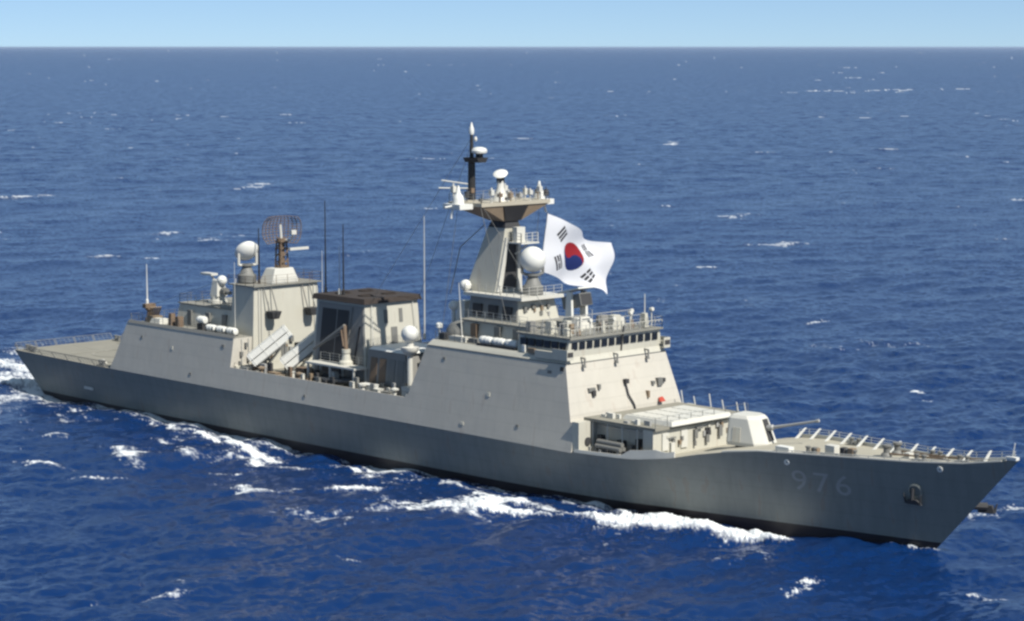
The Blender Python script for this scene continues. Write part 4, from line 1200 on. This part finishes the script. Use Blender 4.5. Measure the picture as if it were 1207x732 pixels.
# topmast
rf2 = random.Random(11)
mb = MB(); mb.tube([(82.3, -1.6, 28.98), (82.3, -1.6, 33.2)], .42, 10, r2=.38); mb.tube([(82.3, -1.6, 33.2), (82.3, -1.6, 36.0)], .24, 8, r2=.16)
tm = mb.build("topmast", M['black'], mast)
mb = MB(); mb.frus(81.8, 84.0, -2.1, -1.1, 33.0, 81.8, 84.0, -2.4, -.8, 33.5); mb.tube([(83.5, -1.6, 33.3), (83.5, -1.6, 33.9)], .4, 8); mb.build("bracket", M['black'], tm)
mb = MB(); mb.lathe((83.5, -1.6, 33.9), [(.5, 0), (.8, .12), (.85, .35), (.7, .6), (.3, .72)], n=18); mb.build("radome", M['white'], tm, smooth=True)
mb = MB(); mb.lathe((82.3, -1.6, 35.9), [(.22, 0), (.28, .2), (.26, .6), (.16, .9), (.05, 1.3)], n=12); mb.build("masthead_light", M['white'], tm, smooth=True)
mb = MB(); mb.lathe((82.6, -1.3, 35.2), [(.12, 0), (.2, .2), (.1, .5)], n=8); mb.build("masthead_light", M['lwhite'], tm)
mb = MB(); mb.tube([(82.3, -1.6, 30.6), (80.6, -4.4, 31.1)], .07, 5); mb.tube([(82.3, -1.6, 30.2), (80.6, -4.8, 30.3)], .07, 5); mb.build("aerial", M['lwhite'], tm)
for k in range(16):
    x = rf2.uniform(82.6, 87.2); y = rf2.uniform(-4.7, 4.7); h = rf2.uniform(.5, 1.5)
    mb = MB(); mb.tube([(x, y, 28.98), (x, y, 28.98 + h)], .06, 5); mb.box(x - .18, x + .18, y - .2, y + .2, 28.98 + h * .3, 28.98 + h * .8); mb.build("aerial", M[rf2.choice(['lwhite', 'mid', 'rustbrown', 'tan', 'mid2', 'dark'])], plat)
for (a, b) in (((82.3, -1.6, 35.6), (68.0, -3.4, 17.3)), ((82.3, -1.6, 35.0), (68.0, 3.6, 17.3)), ((84.9, -6.0, 28.4), (82.6, -6.3, 14.6)), ((84.9, 6.0, 28.4), (82.6, 6.3, 14.6)), ((87.4, -4.6, 28.5), (100.5, -6.4, 16.6)), ((47.0, -4.8, 19.0), (28.0, -5.2, 13.5))):
    mb = MB(); mb.tube([a, b], .022, 4); mb.build("rigging_wire", M['mid'], ship)
# side arms below the head: small platform forward to port
mb = MB(); mb.box(87.1, 89.2, -.9, 1.7, 24.6, 24.75); mb.rail([(87.2, -.85, 24.75), (89.1, -.85, 24.75), (89.1, 1.6, 24.75)], h=1.0, step=.9, r=.05); mb.tube([(87.0, .3, 23.4), (88.8, .5, 24.6)], .10, 5); mb.box(87.3, 88.0, -.4, .8, 24.75, 26.3)
mb.build("lookout_platform", M['lwhite'], mast)
mb = MB(); mb.tube([(84.0, -1.35, 26.4), (82.0, -3.0, 24.0), (80.4, -3.0, 18.9)], .05, 4); mb.tube([(87.6, -5.2, 28.5), (91.0, -4.6, 16.7)], .03, 4); mb.tube([(82.0, 5.2, 28.5), (81.0, 4.6, 16.7)], .03, 4); mb.build("halyard", M['mid'], mast)

# ---- missile deckhouse in front of the bridge
mb = MB()
zr = 8.55
mb.box(104.303, 113.6, -5.9, 5.9, 5.46, zr)
vh = mb.build("missile_deckhouse", M['paint2'], ship)
mb = MB(); mb.box(104.31, 113.9, -6.9, 6.9, zr + .002, zr + .28); mb.build("roof", M['deck'], vh)
mb = MB()
mb.frus(107.6, 114.2, -4.9, 4.0, zr + .282, 107.9, 114.0, -4.7, 3.8, zr + .72)
lid = mb.build("launcher_deck", M['lwhite'], vh)
for i in range(8):
    for j in range(4):
        mb = MB(); x = 108.15 + i * .74; y = -4.35 + j * 2.0
        mb.box(x, x + .62, y, y + 1.75, zr + .722, zr + .78); mb.build("hatch", M['lwhite'], lid)
# bulkhead on the starboard side and pillars of the sheltered side gallery
for s in (-1, 1):
    mb = MB()
    y0, y1 = (-sy(5.6) + .15, -5.92) if s < 0 else (5.92, sy(5.6) - .15)
    mb.box(104.303, 105.2, y0, y1, 5.62, zr); mb.build("side_bulkhead", M['paint2'], vh)
    mb = MB()
    for (x, w) in ((112.0, .9), (112.9, .7)):
        pass
    mb.box(112.3, 113.6, s * 6.4 - .5, s * 6.4 + .5, 5.7, zr); mb.build("corner_locker", M['paint2'], vh)
mb = MB(); mb.lathe((105.2, -7.3, 6.6), [(.05, 0), (.4, .02), (.4, .15)], (1, 0, 0), 12); mb.build("hose_reel", M['dark'], vh)
for (x, w, h, m) in ((105.8, .5, 1.3, 'dark'), (107.0, .7, .9, 'mid'), (108.4, .8, 1.1, 'dark'), (109.8, .6, .8, 'mid'), (110.9, .4, 1.5, 'dark'), (111.6, .35, .8, 'tan')):
    mb = MB(); mb.box(x, x + w, -6.5, -5.92, 5.9, 5.9 + h); mb.build("wall_locker", M[m], vh)
mb = MB()
for x in (105.4, 107.4, 109.4, 111.4):
    mb.tube([(x, -6.75, 5.62), (x, -6.75, zr)], .07, 5)
mb.tube([(105.3, -5.98, 8.1), (112.2, -5.98, 8.1)], .09, 5)
mb.build("pipe", M['lwhite'], vh)
# torpedo tubes in the gallery, triple set
mb = MB()
for (dy, dz) in ((0, 0), (.5, 0), (.25, .43)):
    mb.tube([(106.6, -7.5 + dy, 6.35 + dz), (110.0, -7.6 + dy, 6.35 + dz)], .24, 10)
mb.box(107.8, 108.6, -7.6, -6.9, 5.62, 6.3)
mb.build("torpedo_tubes", M['mid'], ship)
for (y, z, w, h, m) in ((-4.9, 7.6, 1.0, .12, 'mid'), (-4.6, 6.3, .5, .9, 'lwhite'), (-1.2, 7.2, .45, .9, 'mid'), (-.9, 8.1, .9, .2, 'mid'), (.5, 6.6, .45, .8, 'mid'), (2.4, 7.0, .5, 1.1, 'mid'), (-3.4, 6.9, .3, .4, 'tan')):
    mb = MB(); mb.box(113.602, 113.9, y, y + w, z, z + h); mb.build("junction_box", M[m], vh)
for y in (-5.7, -3.0):
    mb = MB(); mb.box(113.602, 113.75, y, y + .9, 6.5, 8.2); d = mb.build("door", M['lwhite'], vh)
mb = MB(); mb.rail([(113.8, -6.8, zr + .28), (113.8, 6.8, zr + .28)], h=1.0, step=1.7, lines=1); mb.build("railing", M['mid'], vh)
# rounded low bulwark and rail beside the gallery
mb = MB()
xs = [104.6 + k for k in range(13)]
for k in range(12):
    a, b = xs[k], xs[k + 1]
    ha = .32 if a < 111 else .32 + (.55 if a < 115 else .25); hb_ = .32 if b < 111 else .32 + (.55 if b < 115 else .25)
    for s in (-1, 1):
        ya, yb = deckB(a) - .03, deckB(b) - .03
        p = [(a, s * ya, sheer(a)), (b, s * yb, sheer(b)), (b, s * (yb - .15), sheer(b)), (a, s * (ya - .15), sheer(a))]
        t = [(a, s * (ya - .03), sheer(a) + ha), (b, s * (yb - .03), sheer(b) + hb_), (b, s * (yb - .15), sheer(b) + hb_), (a, s * (ya - .15), sheer(a) + ha)]
        if s > 0: p = p[::-1]; t = t[::-1]
        mb.hexa(p, t)
mb.build_split("bulwark", M['lwhite'], ship, key=lambda c: c.y > 0)
for (x, y, h) in ((104.8, 7.2, 1.5), (106.6, 7.1, 1.1), (108.8, 7.0, 1.6), (110.6, 6.9, 1.2), (112.6, 6.8, 1.2), (113.7, 6.7, 1.3)):
    mb = MB(); mb.tube([(x, y, zr), (x - .3, y, zr + h)], .06, 5); mb.build("stanchion", M['lwhite'], ship)

rf = random.Random(3)
for k in range(14):
    y = rf.uniform(-5.6, 5.2); z = rf.uniform(6.2, 8.1); w = rf.uniform(.15, .5); h = rf.uniform(.15, .6)
    mb = MB(); mb.box(113.603, 113.603 + rf.uniform(.1, .3), y, y + w, z, z + h); mb.build("junction_box", M[rf.choice(['mid', 'mid2', 'dark', 'paint2', 'tan'])], vh)
for k in range(10):
    x = rf.uniform(105, 107.2) if k < 5 else rf.uniform(105, 113); y = rf.uniform(-6.3, -5.2) if k < 5 else rf.uniform(-6.6, -5.1)
    mb = MB(); mb.box(x, x + rf.uniform(.3, .9), y, y + rf.uniform(.2, .5), zr + .283, zr + .283 + rf.uniform(.2, .55)); mb.build("roof_locker", M[rf.choice(['mid', 'mid2', 'lwhite', 'tan'])], vh)
for k in range(9):
    x = 105.6 + k * .8; h = rf.uniform(.4, 1.0)
    mb = MB(); mb.box(x, x + rf.uniform(.2, .5), -8.0 + rf.uniform(0, .5), -7.4, sheer(x), sheer(x) + h); mb.build("deck_locker", M[rf.choice(['mid', 'mid2', 'dark', 'tan', 'lwhite'])], ship)
# cable runs and boxes on the deckhouse fronts
for (par, x0, y0, y1, z0, z1, n) in ((tower, 48.2, -4.2, 4.0, 8.6, 10.6, 12), (d3, 90.65, -2.3, 2.0, 17.0, 18.6, 5), (d2, 94.2, -4.3, -1.5, 14.7, 15.0, 2)):
    for k in range(n):
        y = rf.uniform(y0, y1); z = rf.uniform(z0, z1)
        mb = MB(); mb.box(x0 - .1, x0 + rf.uniform(.15, .4), y, y + rf.uniform(.15, .5), z, z + rf.uniform(.2, .7)); mb.build("junction_box", M[rf.choice(['mid', 'dark', 'mid2', 'tan'])], par)
# clutter of the midship working deck
for k in range(26):
    x = rf.uniform(49, 78); y = -rf.uniform(5.9, 7.9) if not 60 < x < 69.5 else -rf.uniform(7.2, 7.9)
    a = rf.uniform(.25, .8); h = rf.uniform(.7, 1.9)
    mb = MB(); mb.box(x, x + a, y, y + rf.uniform(.2, .4), 7.335, 7.335 + h); mb.build("deck_gear", M[rf.choice(['mid', 'dark', 'rustbrown', 'tan', 'mid2', 'lwhite', 'dark'])], ship)
# ---- main gun
GX, GZ = 120.4, 7.35
mb = MB()
mb.lathe((GX, 0, 7.0), [(1.8, -.1), (1.8, .3), (1.6, .36)], n=30)
gun = mb.build("gun_turret", M['dark'], ship)
gun["label"] = "angular pale grey gun turret on the foredeck"
ga = R(8)
def gp(x, y, z):
    return (GX + x * math.cos(ga) - y * math.sin(ga), x * math.sin(ga) + y * math.cos(ga), z)
mb = MB()
rings = [
    (7.35, -2.2, 2.0, 1.75, 1.5), (7.7, -2.2, 1.95, 1.8, 1.5), (9.95, -2.1, 1.05, 1.5, 1.15), (10.25, -1.9, .75, 1.25, .95)]
for (z, xa, xf, wa, wf) in rings:
    for (x, y) in ((xa, -wa * .85), (xa + .3, -wa), (xf - .9, -wa), (xf, -wf * .62), (xf, wf * .62), (xf - .9, wa), (xa + .3, wa), (xa, wa * .85)):
        mb.v.append(gp(x, y, z))
for k in range(len(rings) - 1):
    for i in range(8):
        j = (i + 1) % 8
        mb.face((k * 8 + i, k * 8 + j, k * 8 + 8 + j, k * 8 + 8 + i))
mb.face(range(8)); mb.face([(len(rings) - 1) * 8 + i for i in range(8)])
shield = mb.build("gun_house", M['lwhite'], gun, bevel=.05)
mb = MB()
mb.hexa([gp(x, y, z) for (x, y, z) in ((1.3, -.42, 7.9), (2.0, -.42, 7.9), (2.0, .42, 7.9), (1.3, .42, 7.9))],
        [gp(x, y, z) for (x, y, z) in ((.7, -.36, 9.9), (1.2, -.36, 9.9), (1.2, .36, 9.9), (.7, .36, 9.9))]); mb.build("gun_slot", M['dark'], gun)
mb = MB(); el = R(13)
P0 = Vector(gp(1.2, 0, 9.0)); dv = Vector((math.cos(ga) * math.cos(el), math.sin(ga) * math.cos(el), math.sin(el)))
mb.lathe(P0, [(.30, 0), (.28, .9), (.17, 1.0), (.13, 2.6), (.10, 5.7), (.15, 5.75), (.15, 6.05), (.10, 6.07)], dv, 14)
mb.build("gun_barrel", M['mid2'], gun, smooth=True)
mb = MB(); mb.hexa([gp(x, y, z) for (x, y, z) in ((-1.4, -1.84, 7.7), (-.5, -1.84, 7.7), (-.5, -1.7, 7.7), (-1.4, -1.7, 7.7))],
                   [gp(x, y, z) for (x, y, z) in ((-1.4, -1.66, 9.1), (-.5, -1.66, 9.1), (-.5, -1.52, 9.1), (-1.4, -1.52, 9.1))]); mb.build("door", M['paint2'], gun)

# ---- foredeck: rails with stays, breakwater, capstans, bollards, chain, anchors
mb = MB()
pr = [(x, deckB(x) - .1, sheer(x)) for x in np.arange(121, 149.6, 1.5)] + [(149.7, 0, 9.65)]
sr = [(x, -deckB(x) + .1, sheer(x)) for x in np.arange(127, 149.6, 1.5)] + [(149.7, 0, 9.65)]
for p, h in ((pr, .8), (sr, .28)):
    for k in range(len(p) - 1):
        a = Vector(p[k]); b = Vector(p[k + 1])
        for q in ((.3, .55, .8) if h > .5 else (.28,)):
            mb.tube([a + Vector((0, 0, q)), b + Vector((0, 0, q))], .035 if h > .5 else .05, 4)
        mb.tube([a, a + Vector((0, 0, h))], .04, 4)
mb.build("railing", M['lwhite'], ship)
for k in range(12):
    x = 121.9 + k * 2.25
    b = deckB(x) - .05
    for s in (-1, 1):
        if s < 0: continue
        mb = MB(); z = sheer(x)
        w = min(1.5, b * 1.3)
        mb.hexa([(x - .16, s * b - w, z + .02), (x + .02, s * b - w, z + .02), (x + .02, s * b - w + .4, z + .02), (x - .16, s * b - w + .4, z + .02)],
                [(x, s * b - .18, z + .92), (x + .15, s * b - .18, z + .92), (x + .15, s * b, z + .92), (x, s * b, z + .92)])
        mb.build("bulwark_stay", M['white'], ship)
mb = MB()    # waterway coaming along both edges
for s in (-1, 1):
    for k in range(46):
        a = 121.5 + k * .6; b = a + .6
        ya, yb = deckB(a), deckB(b)
        if min(ya, yb) < .35: continue
        p = [(a, s * (ya - .02), sheer(a)), (b, s * (yb - .02), sheer(b)), (b, s * (yb - .3), sheer(b)), (a, s * (ya - .3), sheer(a))]
        h = .3 if s > 0 else .12
        t = [(q[0], q[1], q[2] + h) for q in p]
        if s > 0: p = p[::-1]; t = t[::-1]
        mb.hexa(p, t)
mb.build_split("waterway_coaming", M['lwhite'], ship, key=lambda c: c.y > 0)
for (x, y) in ((136.6, -.8), (136.6, .8)):
    mb = MB(); mb.lathe((x, y, 8.5), [(.55, 0), (.5, .15), (.3, .3), (.3, .7), (.45, .85), (.45, 1.0), (.1, 1.05)], n=16); mb.build("capstan", M['mid'], ship, smooth=True)
for (x, y) in ((129.6, -3.3), (129.6, 3.2), (133.5, -2.5), (140.2, -1.2), (140.2, 1.2), (144.2, -.4)):
    mb = MB()
    for q in (0, .8):
        mb.lathe((x + q, y, sheer(x) + .02), [(.26, 0), (.2, .1), (.18, .5), (.27, .55), (.27, .66), (.1, .7)], n=10)
    mb.box(x - .35, x + 1.15, y - .3, y + .3, sheer(x) + .03, sheer(x) + .12)
    mb.build("bollard", M['mid'], ship)
for (x0, x1, y0, y1, h, m) in ((126.2, 127.8, -3.9, -3.1, .5, 'white'), (131.2, 132.3, -2.9, -2.1, .9, 'lwhite'), (132.9, 133.4, -2.9, -2.3, .8, 'dark'), (133.7, 134.3, -2.8, -2.2, .8, 'tan'), (130.0, 130.7, -3.4, -2.9, .6, 'tan'), (138.2, 138.8, -.4, .3, .5, 'lwhite')):
    mb = MB(); mb.box(x0, x1, y0, y1, sheer(x0) + .02, sheer(x0) + h); mb.build("deck_locker", M[m], ship, bevel=.03)
mb = MB(); mb.tube([(137, -.9, 8.75), (142, -.5, 8.95), (143.5, -.9, 9.0)], .09, 5); mb.tube([(137, .9, 8.75), (142, .4, 8.95), (146.5, .2, 9.3)], .09, 5); mb.build("anchor_chain", M['rustbrown'], ship)
mb = MB(); mb.tube([(149.3, 0, 9.6), (149.6, 0, 11.2)], .05, 5); mb.box(148.8, 149.9, -.25, .25, 9.7, 9.98); mb.build("jackstaff", M['white'], ship)

# anchors in their pockets
def hy(x, z, side=-1):
    """half breadth of the hull side at world x, z"""
    best = None; lo_, hi_ = 0.0, 150.0
    for _ in range(40):
        xm = (lo_ + hi_) / 2; v = z / sheer(xm); p = hull_pt(xm, min(v, 1), side)
        if p[0] < x: lo_ = xm
        else: hi_ = xm
    return p[1]
def anchor(x, z, side, parent, label):
    y = hy(x, z, side)
    mb = MB(); s = side
    mb.lathe((x, y - s * .35, z), [(.75, 0), (.72, .45), (.55, .5), (.5, .3)], (.2, s, -.15), 18)
    o = mb.build("hawse_pipe", M['hull'], parent, smooth=True)
    mb = MB()
    mb.tube([(x - .05, y + s * .22, z + .2), (x - .1, y + s * .25, z - .9)], .14, 6)
    mb.hexa([(x - .9, y + s * .05 - .12, z - 1.25), (x + .75, y + s * .05 - .12, z - 1.25), (x + .75, y + s * .05 + .2, z - 1.25), (x - .9, y + s * .05 + .2, z - 1.25)],
            [(x - .5, y + s * .2 - .15, z - .8), (x + .35, y + s * .2 - .15, z - .8), (x + .35, y + s * .2 + .15, z - .8), (x - .5, y + s * .2 + .15, z - .8)])
    mb.tube([(x - .85, y + s * .15, z - 1.2), (x - 1.0, y + s * .3, z - .3)], .12, 5, r2=.04); mb.tube([(x + .7, y + s * .15, z - 1.2), (x + .85, y + s * .3, z - .3)], .12, 5, r2=.04)
    a = mb.build("anchor", M['dark'], parent)
    a["label"] = label
anchor(140.2, 5.9, -1, ship, "dark anchor in the starboard bow pocket")
mb = MB()   # stem anchor bolster standing out on the port side
mb.tube([(144.6, .6, 4.9), (145.6, 1.9, 4.8)], .35, 8); mb.hexa([(144.9, 1.5, 4.2), (146.3, 2.0, 4.2), (146.2, 2.4, 4.2), (144.8, 1.9, 4.2)], [(145.2, 1.6, 4.9), (146.1, 1.9, 4.9), (146.0, 2.3, 4.9), (145.1, 2.0, 4.9)])
mb.tube([(144.9, 1.7, 4.3), (144.8, 1.9, 5.2)], .14, 5, r2=.05); mb.tube([(146.2, 2.2, 4.3), (146.4, 2.3, 5.1)], .14, 5, r2=.05)
mb.build("anchor", M['dark'], ship)["label"] = "dark anchor standing out past the stem on the port side"
for (x, z) in ((127.9, 7.2), (142.8, 8.2)):
    mb = MB(); y = hy(x, z); mb.lathe((x, y + .15, z), [(.3, 0), (.28, .2), (.12, .22), (.1, .1)], (.1, -1, -.2), 12); mb.build("fairlead", M['white'], ship)
mb = MB(); mb.box(16.2, 18.2, hy(17, 2.2) - .12, hy(17, 2.2) + .3, 2.0, 2.35); mb.build("discharge_outlet", M['lwhite'], ship)

# hull number
def hull_number(txt, x0, zb, h, w, gap):
    cu = bpy.data.curves.new("hull_number", 'FONT'); cu.body = txt; cu.size = 1.0; cu.space_character = 1.25
    to = bpy.data.objects.new("hull_number", cu); col.objects.link(to)
    dg = bpy.context.evaluated_depsgraph_get()
    me = bpy.data.meshes.new_from_object(to.evaluated_get(dg))
    bpy.data.objects.remove(to); bpy.data.curves.remove(cu)
    bm = bmesh.new(); bm.from_mesh(me)
    bmesh.ops.triangulate(bm, faces=bm.faces)
    bmesh.ops.subdivide_edges(bm, edges=bm.edges[:], cuts=3, use_grid_fill=True)
    xs_ = [v.co.x for v in bm.verts]; ys_ = [v.co.y for v in bm.verts]
    X0, X1, Y0, Y1 = min(xs_), max(xs_), min(ys_), max(ys_)
    for v in bm.verts:
        u = (v.co.x - X0) / (X1 - X0); t = (v.co.y - Y0) / (Y1 - Y0)
        x = x0 + u * w; z = zb + t * h
        v.co = Vector((x, hy(x, z) - .03, z)) - Vector((75, 0, 0))
    bm.to_mesh(me); bm.free()
    me.name = "hull_number"; me.materials.clear(); me.materials.append(M['number'])
    o = bpy.data.objects.new("hull_number", me); col.objects.link(o); o.parent = ship
    return o
hull_number("976", 128.2, 4.6, 1.9, 5.8, .4)

def side_item(name, x, z, w, h, m, proud=.06):
    a, b = sy(z), sy(z + h); mb = MB()
    mb.hexa([(x, -a - proud, z), (x + w, -a - proud, z), (x + w, -a + .05, z), (x, -a + .05, z)],
            [(x, -b - proud, z + h), (x + w, -b - proud, z + h), (x + w, -b + .05, z + h), (x, -b + .05, z + h)])
    return mb.build(name, M[m], ship)
for (x, z, w, h, m) in ((45.9, 10.2, .5, .35, 'mid'), (29.5, 9.8, .35, .3, 'mid'), (40.2, 6.4, .4, .3, 'mid'), (36.0, 9.0, .3, .4, 'paint2'), (62.0, 6.2, .35, .3, 'mid'),
                        (84.2, 12.6, .4, .3, 'mid'), (99.8, 12.8, .5, .3, 'mid'), (91.5, 9.6, .4, .4, 'paint2'), (96.2, 7.0, .4, .3, 'mid'), (88.0, 6.3, .5, .3, 'paint2'), (101.5, 13.2, .5, .4, 'dark')):
    side_item("side_fitting", x, z, w, h, m)
# ---- the ensign flying from the port yard halyard
def flag():
    N, K = 150, 100
    # corners on the plane of the halyard, in metres: hoist top, fly top, hoist bottom, fly bottom
    HT = Vector((86.5, 5.6, 27.4)); FT = Vector((86.5, 15.0, 23.6)); HB = Vector((86.5, 4.5, 21.2)); FB = Vector((86.5, 13.9, 17.9))
    vs = []; fs_ = []; mi = []
    for j in range(K + 1):
        t = j / K
        for i in range(N + 1):
            u = i / N
            p = HT.lerp(FT, u).lerp(HB.lerp(FB, u), t)
            sag = math.sin(math.pi * u)
            p += Vector((0, 0, -1)) * (-0.35 * sag * t + 0.12 * sag)
            wv = 0.62 * math.sin(6.5 * u + 1.8 * t) * (u ** .7) + 0.30 * math.sin(13 * u - 3.5 * t + 1) * u + .14 * math.sin(9 * t + 5 * u) * (.3 + u)
            p += Vector((1.0, 0.55, .3)) * wv * 1.1
            if u > .85: p += Vector((.3, -.2, 0)) * ((u - .85) / .15) ** 2 * (.4 + t)
            vs.append(tuple(p))
    # design in units of the flag's height (2 high, 3 wide)
    ang0 = math.atan2(2, 3)
    def trig(dx, dy, pat, a):
        ca, sa = math.cos(a), math.sin(a)
        x = dx * ca + dy * sa; y = -dx * sa + dy * ca      # x runs across the stacked bars
        if abs(y) > .25: return False
        for b, kind in zip((-.125, 0, .125), pat):
            if abs(x - b) < .042:
                if kind == 0 and abs(y) < .021: return False
                return True
        return False
    for j in range(K):
        for i in range(N):
            a = j * (N + 1) + i
            fs_.append((a, a + 1, a + N + 2, a + N + 1))
            x = (i + .5) / N * 3 - 1.5; y = 1 - (j + .5) / K * 2
            c = 0
            r = math.hypot(x, y)
            if r < .5:
                # rotate so the split runs along the diagonal
                ca, sa = math.cos(-ang0), math.sin(-ang0)
                X_ = x * ca - y * -sa if False else x * math.cos(ang0) - y * math.sin(ang0)
                Y_ = x * math.sin(ang0) + y * math.cos(ang0)
                red = Y_ > 0
                if math.hypot(X_ + .25, Y_) < .25: red = True
                if math.hypot(X_ - .25, Y_) < .25: red = False
                c = 1 if red else 2
            else:
                d = .5 + .25 + .18
                for (sx, sy_, pat) in ((-1, 1, (1, 1, 1)), (1, -1, (0, 0, 0)), (1, 1, (0, 1, 0)), (-1, -1, (1, 0, 1))):
                    cx_ = sx * d * math.cos(ang0); cy_ = sy_ * d * math.sin(ang0)
                    if trig(x - cx_, y - cy_, pat, math.atan2(sy_ * math.sin(ang0), sx * math.cos(ang0))):
                        c = 3
            mi.append(c)
    me = bpy.data.meshes.new("national_flag")
    o0 = Vector(HB)
    me.from_pydata([tuple(Vector(v) - o0) for v in vs], [], fs_)
    def cloth(name, colr):
        m = bpy.data.materials.new(name); m.use_nodes = True; nt = m.node_tree
        b = nt.nodes["Principled BSDF"]; b.inputs["Base Color"].default_value = (*colr, 1); b.inputs["Roughness"].default_value = .8
        tr = nt.nodes.new("ShaderNodeBsdfTranslucent"); tr.inputs[0].default_value = (*colr, 1)
        mx = nt.nodes.new("ShaderNodeMixShader"); mx.inputs[0].default_value = .35
        nt.links.new(b.outputs[0], mx.inputs[1]); nt.links.new(tr.outputs[0], mx.inputs[2])
        nt.links.new(mx.outputs[0], [n for n in nt.nodes if n.type == 'OUTPUT_MATERIAL'][0].inputs["Surface"])
        return m
    for nm, c in (("white_flag_cloth", (.8, .8, .82)), ("red_flag_cloth", (.33, .012, .02)), ("blue_flag_cloth", (.008, .022, .13)), ("black_flag_cloth", (.02, .02, .025))):
        me.materials.append(cloth(nm, c))
    me.polygons.foreach_set("material_index", mi)
    me.polygons.foreach_set("use_smooth", [True] * len(me.polygons))
    o = bpy.data.objects.new("national_flag", me); col.objects.link(o); o.location = o0
    tag(o, "white national flag with a red and blue circle and black bars flying from the mast", "flag")
    return o
flag()
mb = MB(); mb.tube([(85.5, 5.6, 28.7), (86.5, 5.6, 27.4), (86.5, 4.5, 21.2), (86.5, 4.6, 19.3)], .03, 4)
mb.build("halyard", M['mid'], ship)
